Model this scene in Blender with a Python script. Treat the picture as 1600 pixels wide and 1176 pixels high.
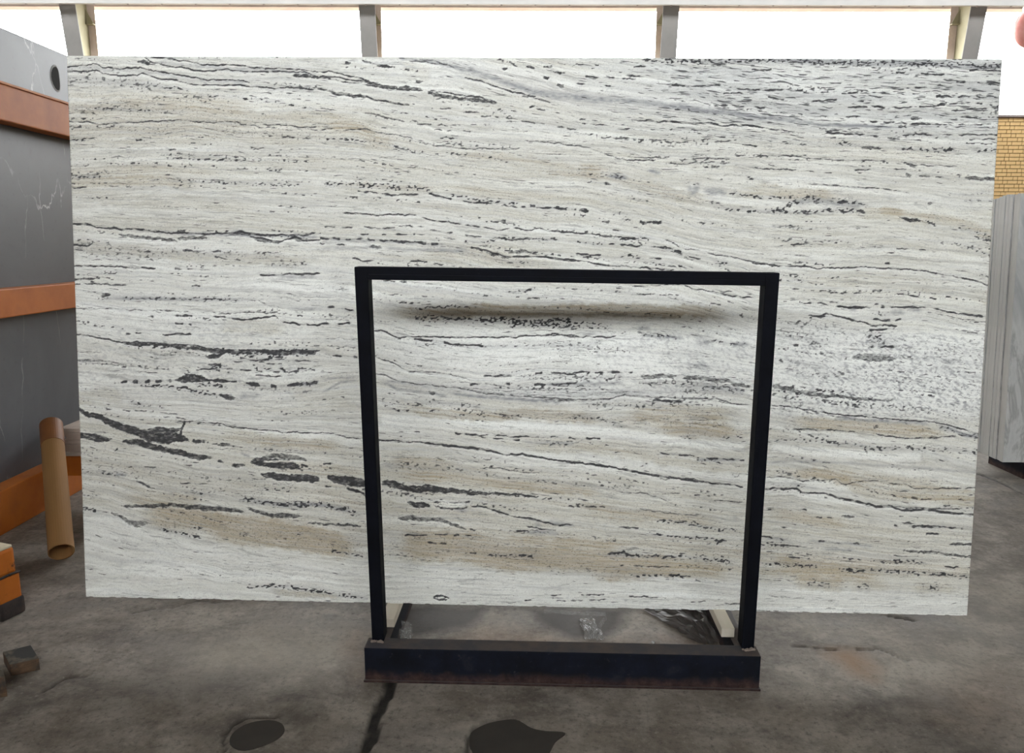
import bpy, bmesh, math, random
import numpy as np
from mathutils import Vector, Matrix

random.seed(4)
scene = bpy.context.scene
for o in list(bpy.data.objects): bpy.data.objects.remove(o, do_unlink=True)
COL = scene.collection

# ---------------------------------------------------------------- camera
F_PX, PITCH, ROLL, CAM_H = 1170.0, math.radians(10.0), math.radians(0.143), 1.40
CAM = np.array([0.0, 0.0, CAM_H])
_f = np.array([0, math.cos(PITCH), -math.sin(PITCH)])
_u0 = np.array([0, math.sin(PITCH), math.cos(PITCH)]); _r0 = np.array([1.0, 0, 0])
_r = _r0 * math.cos(ROLL) + _u0 * math.sin(ROLL)
_u = -_r0 * math.sin(ROLL) + _u0 * math.cos(ROLL)
cam_data = bpy.data.cameras.new('camera'); cam = bpy.data.objects.new('camera', cam_data); COL.objects.link(cam)
cam_data.sensor_fit = 'HORIZONTAL'; cam_data.sensor_width = 36.0; cam_data.lens = 36.0 * F_PX / 1600.0
cam_data.clip_start = 0.05; cam_data.clip_end = 200
cam.matrix_world = Matrix(((_r[0], _u[0], -_f[0], 0), (_r[1], _u[1], -_f[1], 0), (_r[2], _u[2], -_f[2], CAM_H), (0, 0, 0, 1)))
scene.camera = cam

# ---------------------------------------------------------------- sky, daylight, exposure
SKY = 15.6
world = bpy.data.worlds.new('overcast_sky'); scene.world = world; world.use_nodes = True
bg = world.node_tree.nodes['Background']
bg.inputs['Color'].default_value = (0.965, 0.99, 1.0, 1); bg.inputs['Strength'].default_value = SKY
WALL_Y, NEAR_Y, END_X = 15.0, -5.0, 15.0          # the hall: far wall, wall behind the camera, end walls
SILL_Z, EAVE_Z = 3.86, 5.76                       # open strip under the eaves on both long sides
NEAR_TOP, NEAR_X1 = 5.35, 5.0                      # the strip behind the camera, lowered, with a solid bay added to shape light
def portal(name, y, ry, x0, x1, top):
    d = bpy.data.lights.new(name, 'AREA'); d.shape = 'RECTANGLE'; d.size = x1 - x0; d.size_y = top - SILL_Z
    d.cycles.is_portal = True                     # guides sky light through the open strip, adds none
    o = bpy.data.objects.new(name, d); COL.objects.link(o)
    o.location = ((x0 + x1) / 2, y, (SILL_Z + top) / 2); o.rotation_euler = (math.radians(90), 0, ry)
ADDED_SKYLIGHT = (12.5, 13.3)                           # unseen long gap in the roof sheets, added to brighten the far wall
sl = bpy.data.lights.new('sky_portal_added_gap', 'AREA'); sl.shape = 'RECTANGLE'; sl.size = 2 * END_X - .4; sl.size_y = ADDED_SKYLIGHT[1] - ADDED_SKYLIGHT[0] + .1
sl.cycles.is_portal = True
slo = bpy.data.objects.new('sky_portal_added_gap', sl); COL.objects.link(slo); slo.location = (0, sum(ADDED_SKYLIGHT) / 2, 6.7)
portal('sky_portal_far', WALL_Y + .02, 0.0, -END_X, END_X, EAVE_Z)
portal('sky_portal_near', NEAR_Y - .02, math.pi, -END_X, NEAR_X1, NEAR_TOP)
scene.view_settings.view_transform = 'Standard'; scene.view_settings.look = 'None'
scene.view_settings.exposure = 0.0; scene.view_settings.gamma = 1.0; scene.view_settings.use_curve_mapping = False
scene.cycles.use_denoising = True
scene.cycles.max_bounces = 7; scene.cycles.diffuse_bounces = 4

# ---------------------------------------------------------------- placing helpers
def ray(px, py):
    return _f + _r * ((px - 800) / F_PX) + _u * ((588 - py) / F_PX)
def at_z(px, py, z): d = ray(px, py); return Vector(CAM + d * ((z - CAM_H) / d[2]))
def at_y(px, py, y): d = ray(px, py); return Vector(CAM + d * (y / d[1]))
def at_x(px, py, x): d = ray(px, py); return Vector(CAM + d * (x / d[0]))
def at_plane(px, py, p, n):
    d = ray(px, py); return Vector(CAM + d * (np.dot(np.array(p) - CAM, np.array(n)) / np.dot(d, np.array(n))))
def project(Pw):
    d = Pw - CAM; z = d @ _f
    return 800 + F_PX * (d @ _r) / z, 588 - F_PX * (d @ _u) / z

# ---------------------------------------------------------------- mesh helpers
def bm_box(bm, x0, x1, y0, y1, z0, z1, bevel=0.0):
    vs = [bm.verts.new(c) for c in ((x0,y0,z0),(x1,y0,z0),(x1,y1,z0),(x0,y1,z0),(x0,y0,z1),(x1,y0,z1),(x1,y1,z1),(x0,y1,z1))]
    fs = [bm.faces.new([vs[i] for i in q]) for q in ((3,2,1,0),(4,5,6,7),(0,1,5,4),(1,2,6,5),(2,3,7,6),(3,0,4,7))]
    if bevel:
        es = list({e for f in fs for e in f.edges})
        bmesh.ops.bevel(bm, geom=es, offset=bevel, segments=2, affect='EDGES', profile=.6)
def bm_hexa(bm, pts, bevel=0.0):
    """pts: 4 bottom then 4 top, same winding."""
    vs = [bm.verts.new(p) for p in pts]
    fs = [bm.faces.new([vs[i] for i in q]) for q in ((3,2,1,0),(4,5,6,7),(0,1,5,4),(1,2,6,5),(2,3,7,6),(3,0,4,7))]
    if bevel:
        es = list({e for f in fs for e in f.edges})
        bmesh.ops.bevel(bm, geom=es, offset=bevel, segments=2, affect='EDGES', profile=.6)
def bm_tube(bm, pts, r, seg=12, cap=True):
    rings = []
    for i, p in enumerate(pts):
        p = Vector(p)
        t = (Vector(pts[min(i + 1, len(pts) - 1)]) - Vector(pts[max(i - 1, 0)])).normalized()
        a = t.cross(Vector((0, 0, 1)) if abs(t.z) < .9 else Vector((1, 0, 0))).normalized(); b = t.cross(a)
        rr = r[i] if isinstance(r, (list, tuple)) else r
        rings.append([bm.verts.new(p + (a * math.cos(2*math.pi*k/seg) + b * math.sin(2*math.pi*k/seg)) * rr) for k in range(seg)])
    for A, B in zip(rings, rings[1:]):
        for k in range(seg): bm.faces.new((A[k], A[(k+1) % seg], B[(k+1) % seg], B[k]))
    if cap:
        bm.faces.new(rings[0][::-1]); bm.faces.new(rings[-1])
    return rings
def obj(name, bm, mat, parent=None, smooth=False, loc=None):
    me = bpy.data.meshes.new(name)
    if loc is not None: bmesh.ops.translate(bm, verts=bm.verts, vec=-Vector(loc))
    bmesh.ops.recalc_face_normals(bm, faces=bm.faces); bm.to_mesh(me); bm.free()
    if mat: me.materials.append(mat)
    if smooth:
        for p in me.polygons: p.use_smooth = True
    o = bpy.data.objects.new(name, me); COL.objects.link(o)
    if loc is not None: o.location = loc
    if parent: o.parent = parent
    return o
def box(name, a, b, mat, parent=None, bevel=0.0):
    bm = bmesh.new(); bm_box(bm, a[0], b[0], a[1], b[1], a[2], b[2], bevel)
    return obj(name, bm, mat, parent)
def tag(o, label, cat, group=None):
    o['label'] = label; o['category'] = cat; o['kind'] = 'thing'
    if group: o['group'] = group
    return o
def struct(o, label=None):
    o['kind'] = 'structure'
    if label: o['label'] = label
    return o
def thing(name, label, cat, loc=(0,0,0), rotz=0.0, group=None):
    o = bpy.data.objects.new(name, None); COL.objects.link(o); o.empty_display_size = .1
    o.location = loc; o.rotation_euler = (0, 0, rotz)
    return tag(o, label, cat, group)

# ---------------------------------------------------------------- material helpers
def lin(r, g, b):
    return tuple(((c/255)/12.92 if c/255 <= .04045 else (((c/255)+.055)/1.055)**2.4) for c in (r, g, b)) + (1.0,)
class NT:
    def __init__(s, name):
        s.m = bpy.data.materials.new(name); s.m.use_nodes = True; s.t = s.m.node_tree
        s.b = s.t.nodes['Principled BSDF']; s.out = s.t.nodes['Material Output']
    def n(s, typ, **kw):
        nd = s.t.nodes.new(typ)
        for k, v in kw.items(): setattr(nd, k, v)
        return nd
    def link(s, a, b): s.t.links.new(a, b)
    def noise(s, vec, scale, detail=4, rough=.55, dist=0.0):
        nd = s.n('ShaderNodeTexNoise'); nd.inputs['Scale'].default_value = scale; nd.inputs['Detail'].default_value = detail
        nd.inputs['Roughness'].default_value = rough; nd.inputs['Distortion'].default_value = dist
        if vec is not None: s.link(vec, nd.inputs['Vector'])
        return nd.outputs['Fac']
    def coord(s, scale=(1,1,1), kind='Object', rot=(0,0,0)):
        tc = s.n('ShaderNodeTexCoord'); mp = s.n('ShaderNodeMapping'); mp.inputs['Scale'].default_value = scale; mp.inputs['Rotation'].default_value = rot
        s.link(tc.outputs[kind], mp.inputs['Vector']); return mp.outputs['Vector']
    def ramp(s, fac, stops):
        nd = s.n('ShaderNodeValToRGB'); cr = nd.color_ramp
        while len(cr.elements) < len(stops): cr.elements.new(.5)
        for e, (p, c) in zip(cr.elements, stops):
            e.position = p; e.color = c if isinstance(c, tuple) else (c, c, c, 1)
        s.link(fac, nd.inputs['Fac']); return nd.outputs['Color']
    def mix(s, fac, a, b, mode='MIX'):
        nd = s.n('ShaderNodeMix', data_type='RGBA', blend_type=mode)
        for k, v in ((0, fac), (6, a), (7, b)):
            if hasattr(v, 'is_output'): s.link(v, nd.inputs[k])
            else: nd.inputs[k].default_value = v
        return nd.outputs[2]
    def math(s, op, a, b=None, clamp=False):
        nd = s.n('ShaderNodeMath', operation=op, use_clamp=clamp)
        for k, v in ((0, a), (1, b)):
            if v is None: continue
            if hasattr(v, 'is_output'): s.link(v, nd.inputs[k])
            else: nd.inputs[k].default_value = v
        return nd.outputs[0]
    def base(s, c):
        if hasattr(c, 'is_output'): s.link(c, s.b.inputs['Base Color'])
        else: s.b.inputs['Base Color'].default_value = c
    def rough(s, v):
        if hasattr(v, 'is_output'): s.link(v, s.b.inputs['Roughness'])
        else: s.b.inputs['Roughness'].default_value = v
    def bump(s, h, strength, dist=.01):
        nd = s.n('ShaderNodeBump'); nd.inputs['Strength'].default_value = strength; nd.inputs['Distance'].default_value = dist
        s.link(h, nd.inputs['Height']); s.link(nd.outputs['Normal'], s.b.inputs['Normal'])
def blotchy(name, c1, c2, scale, rough=.6, metal=0.0, bump=.2, c3=None, t3=.66, stretch=(1,1,1), spec=.5, lo=.35, hi=.65):
    k = NT(name); v = k.coord(stretch)
    f = k.noise(v, scale, 6, .6)
    c = k.ramp(f, [(lo, c1), (hi, c2)])
    if c3:
        g = k.noise(v, scale * .6, 8, .65)
        c = k.mix(k.ramp(g, [(t3 - .04, 0.0), (t3 + .03, 1.0)]), c, c3)
    k.base(c); k.rough(rough); k.b.inputs['Metallic'].default_value = metal; k.b.inputs['Specular IOR Level'].default_value = spec
    if bump: k.bump(k.noise(v, scale * 6, 6, .65), bump, .004)
    return k.m
# ---------------------------------------------------------------- materials of the hall
M = {}
M['brick'] = blotchy('yellow_brick', lin(216,178,120), lin(236,206,152), 3.0, .85, bump=.3)
M['mortar'] = blotchy('brown_mortar', lin(96,64,38), lin(118,82,52), 9, .95, bump=.3)
M['coping'] = blotchy('grey_coping', lin(150,140,138), lin(172,160,156), 4, .8)
M['steel_paint'] = blotchy('cream_steel_paint', lin(140,134,106), lin(152,146,120), 2.5, .7, bump=.08)
M['grey_steel'] = blotchy('grey_steel_paint', lin(176,175,173), lin(190,187,184), 1.2, .6, bump=.05)
M['flange'] = blotchy('dull_grey_flange_paint', lin(120,118,115), lin(134,131,128), 1.2, .7, bump=.05)
M['eave'] = blotchy('pinkish_eave_steel', lin(188,170,160), lin(206,190,178), 3, .7)
M['roof'] = blotchy('roof_sheet', lin(112,113,113), lin(130,130,128), 1.0, .7, bump=0)
M['plaster'] = blotchy('pale_plaster', lin(132,126,116), lin(150,143,131), 1.2, .9, bump=.1)

# ---------------------------------------------------------------- floor (one concrete slab with a real joint and cracks)
def fl(px, py): p = at_z(px, py, 0.0); return (p.x, p.y)
xs = np.concatenate([np.linspace(-END_X - .3, -3.2, 14)[:-1], np.linspace(-3.2, 3.6, 620), np.linspace(3.6, END_X + .3, 14)[1:]])
ys = np.concatenate([np.linspace(NEAR_Y - .3, 1.2, 8)[:-1], np.linspace(1.2, 5.0, 345), np.linspace(5.0, WALL_Y + .3, 12)[1:]])
FX, FY = np.meshgrid(xs, ys)
# ---------------------------------------------------------------- travertine pattern
# Colour masks of the stone: veins, porous bands, tan layers, a painted shadow band. Traced in sketch
# coordinates (SX right, SY down) that are mapped onto the slab face.
_RT = np.random.RandomState(7).rand(256, 256)
def vnoise(x, y, seed=0):
    x = np.asarray(x, float) + seed * 17.31; y = np.asarray(y, float) + seed * 7.77
    xi = np.floor(x).astype(int); yi = np.floor(y).astype(int)
    fx = x - xi; fy = y - yi
    fx = fx * fx * (3 - 2 * fx); fy = fy * fy * (3 - 2 * fy)
    a = _RT[yi & 255, xi & 255]; b = _RT[yi & 255, (xi + 1) & 255]
    c = _RT[(yi + 1) & 255, xi & 255]; d = _RT[(yi + 1) & 255, (xi + 1) & 255]
    return (a * (1 - fx) + b * fx) * (1 - fy) + (c * (1 - fx) + d * fx) * fy
def sstep(a, b, x):
    t = np.clip((x - a) / (b - a), 0, 1)
    return t * t * (3 - 2 * t)
def P(s):
    return [tuple(float(q) for q in t.split(',')) for t in s.split()]
# main bedding curves, used to bend the fine layering
STRATA = [P(s) for s in (
 '100,-20 300,-10 500,5 700,20 900,60 1100,80 1300,90 1560,95',
 '100,62 300,78 500,88 700,98 800,120 900,148 1100,172 1300,193 1560,200',
 '100,190 300,188 400,198 560,201 680,226 800,233 950,240 1030,250 1200,262 1400,275 1560,290',
 '100,285 250,283 400,290 560,299 680,306 800,321 900,328 1000,345 1090,368 1200,384 1400,386 1560,405',
 '100,348 200,358 300,365 400,367 600,376 690,382 790,400 900,408 1055,424 1180,465 1320,479 1450,480 1560,497',
 '110,522 160,529 190,534 320,544 500,548 560,557 640,578 740,592 860,584 1000,588 1140,596 1230,607 1335,623 1400,627 1560,650',
 '110,596 300,600 420,606 560,590 620,600 700,606 790,618 900,624 980,618 1100,622 1200,633 1310,647 1450,658 1540,682',
 '110,640 200,655 300,662 400,672 520,678 590,686 690,694 790,710 900,722 1000,738 1160,761 1240,764 1360,788 1420,797 1540,805',
 '110,795 170,803 230,822 330,845 450,865 580,880 750,886 880,896 1000,900 1150,910 1540,930',
 '110,925 600,945 1100,955 1540,965',
 '110,1000 1540,1060')]
# kind, strength, half width, points
V = []
def add(kind, k, w, *lines):
    for l in lines: V.append((kind, k, w, P(l)))
# -- top left veins
add('v', .95, 1.3, '105,105 125,103 138,101 152,99.5 159,104.5 172,106 195,107 210,105 220,105 228,109 245,110.5 260,114 290,119 300,120.5 325,124.5 360,125 382,126 390,130',
 '105,111 130,111 150,110 162,114.5 185,117.5 215,117 222,114 232,117.5 250,122.5 275,125.5 297,131 325,132 357,133 390,134.5 420,138 457,137 490,140',
 '224,88 234,95 250,101 270,104 290,106 307,109.5 332,110.5 355,108 387,112 412,112.5 450,111 475,112.5 500,121',
 '232,92 240,89 260,91 285,95 295,95 312,100.5 340,102.5 370,101 390,105 425,107 457,107.5 480,110 500,112')
add('d', .9, 2.4, '214,97 224,96 235,99', '455,117 480,119 500,122')
add('g', .4, 4, '105,108 150,105 160,109 220,110 300,126 390,130', '240,95 300,103 390,108 500,115', '390,133 440,137 500,140')
add('v', .9, 1.5, '500,112 520,112 540,118 565,121 580,129 600,134 620,136', '500,119 525,120 550,125 570,127', '500,121 520,124 532,127 565,131 585,135 622,139 647,140 660,140')
add('d', .85, 2.6, '560,125 580,130 600,136 622,137', '618,138 632,137 646,137 660,141', '667,143 687,149 707,151 725,155 750,157 777,161')
add('d', .7, 2.2, '512,142 525,147 550,149 572,151 580,155')
add('v', .9, 1.5, '672,141 700,144.5 730,150 755,152.5 777,160', '500,139 515,142 525,147 550,149.5 572,151 587,156 615,160 640,164', '727,122 750,126 775,135 800,144 837,151')
add('g', .9, [3, 3, 4, 5, 5, 6, 6, 6, 7, 7, 8, 8, 8, 7, 7, 6, 6, 6, 5, 5, 5, 4, 3, 2], '620,92 655,94 675,96 695,101 712,105 740,111 765,119 782,126 807,134 832,142 857,148 900,151 925,155 975,157 1012,161 1050,165 1080,169 1112,174 1137,174 1162,179 1187,184 1225,186 1280,195 1400,198')
add('g', .45, 2.2, '1300,196 1400,198 1480,197 1560,197', '560,97 620,100 660,108', '680,118 720,120 760,128')
add('v', .8, 1.2, '640,95 655,96 690,100 712,105', '655,93 675,94 700,102')
add('d', .9, 1.6, '795,96 801,99 808,103', '822,104 830,106 836,107', '850,104 863,103', '865,112 883,114', '850,121 857,121', '870,134 880,134', '835,166 850,163 863,165 827,167', '540,98 548,99', '565,94 580,98', '588,102 618,104', '650,127 660,128', '793,106 785,107')
add('b', .85, 1.3, '770,182 800,185 825,190 850,194 875,199 900,201', '835,170 875,176', '675,169 705,170', '727,175 750,175', '880,211 900,211')
add('b', .8, 1.3, '500,169 537,174 575,176 612,185 640,191', '652,194 725,196', '678,202 737,205', '740,181 770,182', '780,189 800,190', '800,150 830,152 860,160')
add('p', .8, 2.6, '650,180 680,186 715,189', '300,147 400,155 475,167 500,171', '500,216 550,219 587,222 607,224 630,232 655,239', '690,238 720,241 760,243 787,251 812,256', '680,215 720,216', '750,195 775,195')
add('v', .85, 1.1, '107,190 137,189.5 150,192.5 157,194.5 182,192.5 225,190 260,189 280,187.5 305,190 337,190.5 370,190 375,194 395,195 405,199 432,199.5', '407,194.5 435,194.5 455,197 475,199 500,198', '500,203 522,201', '522,205 562,201 575,202.5 595,207.5 625,211 650,217.5 660,222.5 680,227.5 707,230 725,232 762,232.5 812,232', '820,220 860,222 900,227')
add('g', .35, 2.6, '157,193 225,190 300,189 370,192')
add('v', .5, .8, '180,243 300,242 370,244 490,245', '140,231 190,231 240,230', '705,245 725,246 787,250', '500,246 537,249 570,250 602,254', '590,245 625,246', '652,263 675,266 695,272 717,272', '730,275 762,280 800,285 850,286', '850,218 900,224')
add('p', .65, 9, '105,126 150,124 200,131 260,136')
add('p', .55, 5, '105,200 300,203 500,214', '105,276 160,276', '105,170 200,170 300,174')
add('b', .85, 1.4, '105,175 128,176 148,177', '245,232 275,233', '420,213 455,214 500,217', '395,233 415,232', '105,294 135,292', '335,281 350,281', '265,273 258,273')
add('p', .85, 2.6, '140,168 200,171 245,172', '240,138 265,137 297,141', '250,246 300,249 375,250 475,251', '120,218 138,217', '200,218 240,218', '230,281 255,281', '255,280 300,283 400,287 480,291', '135,276 160,275', '410,265 445,266')
add('b', .7, 1, '105,292 200,291 250,292 300,294', '330,282 350,281', '435,322 470,324 500,323', '500,322 527,321')
add('p', .9, 4.5, '500,287 550,287 587,290 625,293 662,295 680,299')
add('b', .95, 1.5, '559,299 585,300 610,304 640,304 670,302 685,307 705,311 740,317 762,317 795,321 837,324 900,327')
add('p', .95, 2.6, '692,302 710,306 747,312 780,316 815,317', '820,320 860,324 900,326')
add('v', .9, 1.4, '535,332 565,334 587,336 635,335 650,336', '660,339 680,345 700,346 722,350', '727,352 750,354', '755,355 775,359 795,357', '803,357 832,359 845,357 862,362 900,363', '900,364 915,364 945,369 965,369 993,371')
add('b', .8, 1.4, '590,356 625,356 640,352 660,355 680,360 712,365 750,369 800,374 850,372', '500,355 560,354 600,357', '830,299 845,299')
# -- top right dashes
add('p', .95, 5, '1000,93 1050,95 1130,94 1200,94 1250,95 1300,97 1360,98 1450,99 1500,101 1535,103')
add('g', .45, 5, '1200,97 1300,99 1400,99 1480,102 1560,104')
add('g', .35, 2.5, '1000,110 1080,113 1130,112', '1140,118 1250,121 1340,122', '1400,123 1480,128 1560,126')
add('b', .9, 1.5, '900,100 935,101', '990,104 1010,104', '1038,104 1055,105', '1175,109 1205,109', '940,112 955,112', '1050,132 1063,132', '1045,134 1100,135 1130,132', '1140,137 1170,140 1250,142', '1130,145 1160,146', '1115,165 1145,165 1165,167 1195,169', '1000,119 960,118', '900,118 940,121 1000,124', '900,131 915,131', '940,134 955,135', '1200,140 1255,141', '1280,148 1300,148', '1325,146 1340,146', '1417,137 1475,137', '1452,151 1475,150 1510,151 1562,152', '1257,160 1300,156 1350,158', '1200,152 1225,155', '1325,167 1350,166 1400,169 1437,166 1465,165 1500,161 1560,164', '1482,174 1525,169 1555,169', '1422,185 1440,185', '1318,183 1340,182', '1360,190 1407,191 1420,194 1560,194.5', '1475,183 1530,183', '1495,128 1560,130', '1370,119 1350,117', '1400,112 1430,115 1480,117', '1515,110 1530,110')
add('d', .95, 2.2, '1465,165 1480,161', '1550,168 1555,169.5 1560,168', '1423,185 1437,184')
add('v', .95, 1.5, '987,187 1005,189 1040,190 1075,192 1107,191 1125,196 1165,196 1195,199', '1195,199 1212,202 1240,205 1258,208', '1290,208 1320,208 1350,211 1372,212', '1410,211 1430,209 1450,211', '1497,210.5 1528,210.5', '1080,203 1108,204')
add('b', .85, 1.2, '910,193 940,195 975,194', '900,187 915,187', '1017,203 1050,202', '960,201 990,201', '1454,211 1490,210', '1530,209.5 1560,210', '1515,218 1560,217', '1300,216 1327,216', '1280,215 1310,215', '1378,215 1450,220', '1460,222 1490,223', '1510,223 1530,224', '1240,225 1260,226', '1220,224 1235,225', '997,222 1012,219 1055,222 1075,222', '1100,217 1110,216', '1120,221 1150,219', '1160,225 1190,228', '1220,224 1240,224', '940,215 1000,217 1060,218', '1145,243 1200,244 1260,242', '1330,203 1290,204', '1280,201 1292,201')
add('v', .8, 1.2, '900,227 915,230 940,237 960,246 980,250 1025,250', '982,245 1040,246', '1045,255 1070,257 1100,252 1142,255', '1200,242 1237,242 1260,247 1305,249 1385,252', '1415,256 1430,258 1495,259', '1262,287 1337,292 1382,295 1420,301', '1080,248 1110,247 1140,249')
add('d', .8, 2.2, '1345,231 1362,230 1380,232', '1380,252 1383,252', '1412,254 1420,257 1430,262', '1415,272 1424,274', '1450,317 1456,317', '1507,278 1520,278 1532,279', '1541,280 1560,280')
add('p', .9, 4, '1300,226 1317,224 1335,227', '1395,230 1420,233 1440,234 1500,234', '1520,235 1560,234')
add('b', .8, 1.2, '1335,265 1365,265', '1342,259 1360,259', '1340,270 1365,270', '1200,257 1240,265 1300,270', '1225,265 1240,266', '1350,294 1365,293', '1430,275 1500,276', '1520,272 1535,272', '1440,305 1420,306', '1130,274 1165,273', '1170,262 1230,265')
add('p', .55, 3, '1500,310 1480,315 1530,312', '1470,305 1560,303', '1370,280 1410,285')
# -- central swirl
add('g', .85, 4, '945,274 960,276 985,279', '1010,267 1022,267 1034,270')
add('g', .9, 7, '1072,294 1082,299 1096,292', '1096,299 1115,299 1140,300')
add('w', .9, 4, '1079,291 1082,293')
add('p', .7, 5, '1065,285 1085,288 1100,287', '945,270 985,278')
add('p', .95, 2.8, '1135,303 1150,302 1182,308 1217,309 1250,308', '1110,324 1140,327 1172,330 1200,330 1222,326 1230,321 1250,310', '1160,278 1195,279', '1105,316 1130,315')
add('p', .95, 4, '1200,330 1230,330 1262,331 1300,329 1340,329 1360,334')
add('p', .85, 5, '1225,324 1245,315 1260,310 1300,314 1345,316 1362,326')
add('g', .5, 8, '1240,318 1275,312 1310,318 1350,322')
add('t', .8, 7, '1370,329 1392,331 1415,334')
add('d', .9, 2.2, '1405,340 1425,344 1440,344', '1272,315 1278,316', '1308,316 1320,316', '1340,329 1352,331')
add('p', .9, 3, '1440,344 1450,346 1470,353', '1490,355 1525,363 1550,371', '1510,365 1560,380')
add('v', .4, 1, '900,302 957,304 975,310 1035,320 1060,335 1090,344 1135,351', '1035,314 1080,330 1110,344', '940,285 1000,302 1040,314', '1365,355 1400,366 1445,370', '1200,352 1300,356 1370,353', '1054,353 1087,369 1140,377 1180,386 1250,385 1320,386 1374,385')
add('p', .7, 2.5, '900,283 935,285 960,290', '975,305 1020,318', '1100,348 1132,350', '1200,352 1240,354 1264,356', '900,265 930,262', '975,236 995,238', '1090,240 1110,241', '1320,356 1366,356', '1350,386 1390,384')
add('d', .95, 2.4, '1000,346 1006,348 1010,349', '920,330 905,329', '1020,347 1034,347')
add('p', .8, 3, '970,343 990,344', '950,333 990,336', '1500,383 1520,387 1550,400')
add('b', .9, 1.4, '1394,388 1422,388', '1437,390 1447,390', '1236,381 1270,382', '1384,412 1390,411', '1010,348 1034,346')
# -- big middle-left vein
add('v', .95, 1.6, '112,349 132,350 150,355 187,357.5 225,359 262,363.5 325,365 362,364 375,361 385,364 400,367 475,367 490,364', '390,369 425,376 440,377 460,370 478,376 500,374')
add('g', .7, 3, '240,362 300,365 400,368 470,369 500,372', '360,363 375,362 390,367')
add('d', .75, 2.2, '184,367 215,371 253,373 278,378', '275,373 300,372 325,371', '355,367 375,363 392,368', '395,373 420,377 440,378', '455,371 475,376')
add('v', .9, 1.6, '113,383 138,383 146,380', '127,415 176,416 215,418 243,420')
add('p', .6, 7, '110,378 160,385 250,392 350,396 450,402', '110,390 170,398 260,402')
add('b', .8, 1.6, '220,392 253,395', '335,401 355,404 375,406', '273,420 325,422', '285,391 345,393', '119,444 151,443 169,445 202,446', '300,447 320,447', '115,436 165,434')
add('p', .75, 3, '390,396 430,396', '410,413 450,413 490,412', '125,430 200,425')
add('v', .9, 1.7, '406,430 432,430 457,428 500,427')
add('g', .6, 4, '430,433 465,433 500,432')
add('d', .95, 2.6, '158,462 166,459 172,461')
add('p', .75, 3.6, '148,466 190,467 253,466 304,467 368,468 406,470')
add('g', .5, 3, '160,466 253,467 380,468', '444,483 500,482')
add('v', .7, 1.2, '404,470 416,476 444,483', '120,482 151,482 202,484 258,485 294,487', '340,490 400,488 430,489')
add('b', .95, 1.6, '266,494 289,493 304,494 317,498 342,494 380,499 406,498 429,493 442,503 472,507 500,507', '273,505 299,506', '197,521 217,521 240,522', '245,523 305,521')
# -- K4 central continuation
add('b', .9, 2.0, '500,372 533,374 571,373 607,376 640,378 689,382 719,387 742,387 768,394')
add('v', .95, 1.6, '742,387 768,394 788,400 832,401 862,402 900,408', '850,402 883,405 919,408 939,414 978,416 1029,420 1054,422')
add('g', .6, 3, '500,387 540,387 597,386', '500,374 600,377 700,383', '600,388 640,390 730,392')
add('d', .7, 2.2, '793,395 812,392 832,394', '760,395 775,399', '577,385 597,386')
add('b', .9, 1.5, '543,402 566,407 589,407 630,408', '597,367 620,366 648,366', '545,367 575,366', '640,408 670,409', '670,412 705,413', '500,380 545,382')
add('p', .8, 3, '670,372 690,375', '720,376 760,379 780,373', '750,372 800,372 850,374 880,373', '765,396 790,402', '800,406 830,411')
add('v', .9, 1.2, '1039,374 1049,377 1062,386 1074,390 1095,390', '1105,395 1143,401 1176,409 1207,414 1227,416 1250,416')
add('p', .95, 2.8, '893,375 901,378 921,380 952,382')
add('b', .95, 1.6, '952,382 990,384 1039,386 1054,390', '1054,392 1080,402 1095,405', '896,396 939,399', '1013,402 1033,405', '1060,416 1085,418')
add('p', .95, 3, '1043,387 1055,391 1067,396', '965,398 993,401 1013,402', '1010,411 1040,413', '905,400 930,402', '1110,407 1140,412', '950,372 990,373 1025,371')
add('v', .95, 1.3, '1180,411 1221,416 1256,416 1277,419 1323,418 1353,417 1399,420 1445,423 1466,428 1486,431 1512,436 1545,445')
add('p', .8, 2.6, '1223,438 1245,437 1262,441', '1530,428 1545,431', '1290,433 1315,434')
add('b', .9, 1.3, '1292,457 1359,458', '1393,459 1412,459', '1420,461 1445,464 1463,467', '1295,471 1310,472', '1354,474 1372,474', '1190,412 1175,411')
add('v', .4, .8, '1222,452 1260,456 1320,457', '1225,467 1290,470', '1290,445 1360,443', '1220,460 1250,462', '1400,436 1480,440')
add('b', .95, 1.6, '1218,474 1241,475 1256,474 1282,473 1295,478 1323,480 1359,480 1397,480 1450,480 1466,483 1486,487 1517,492 1545,494')
add('b', .7, 1.2, '1450,487 1500,498 1545,503', '1475,514 1510,517', '1512,519 1536,521', '1270,443 1262,441')
# inside frame, upper
add('v', .9, 1.2, '988,448 1029,445 1067,445 1085,451 1120,457 1143,462 1179,465')
add('b', .8, 1.2, '1105,452 1175,460', '995,460 1060,461', '1110,474 1130,476', '1140,478 1180,480', '600,438 640,441', '665,443 690,445', '960,450 990,452')
add('p', .9, 2.6, '785,450 800,456 815,456 835,451 845,450')
add('p', .35, 8, '620,455 700,450 800,455 920,450 1000,450')
add('t', 1.2, 10, '590,487 640,490 720,487 800,487 900,485 1000,486 1100,488 1160,488')  # brown stone band, deepened here as painted shadow of the top bar
add('p', 1.0, 6, '640,500 680,497 720,498 800,501 870,503 900,500', '790,505 850,508 900,507')
add('p', .9, 2.5, '850,498 896,503 962,510', '640,484 700,478 760,482')
add('v', .95, 1.3, '584,516 597,515 607,521 622,527 653,526 694,527 742,526 806,527 832,524 875,523 900,525', '850,523 875,522 901,526 962,526')
add('b', .95, 1.7, '622,529 658,530 684,533 704,538 755,540')
add('p', .6, 4, '640,537 700,540 760,540 850,538 930,540', '850,535 900,537 950,533')
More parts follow.
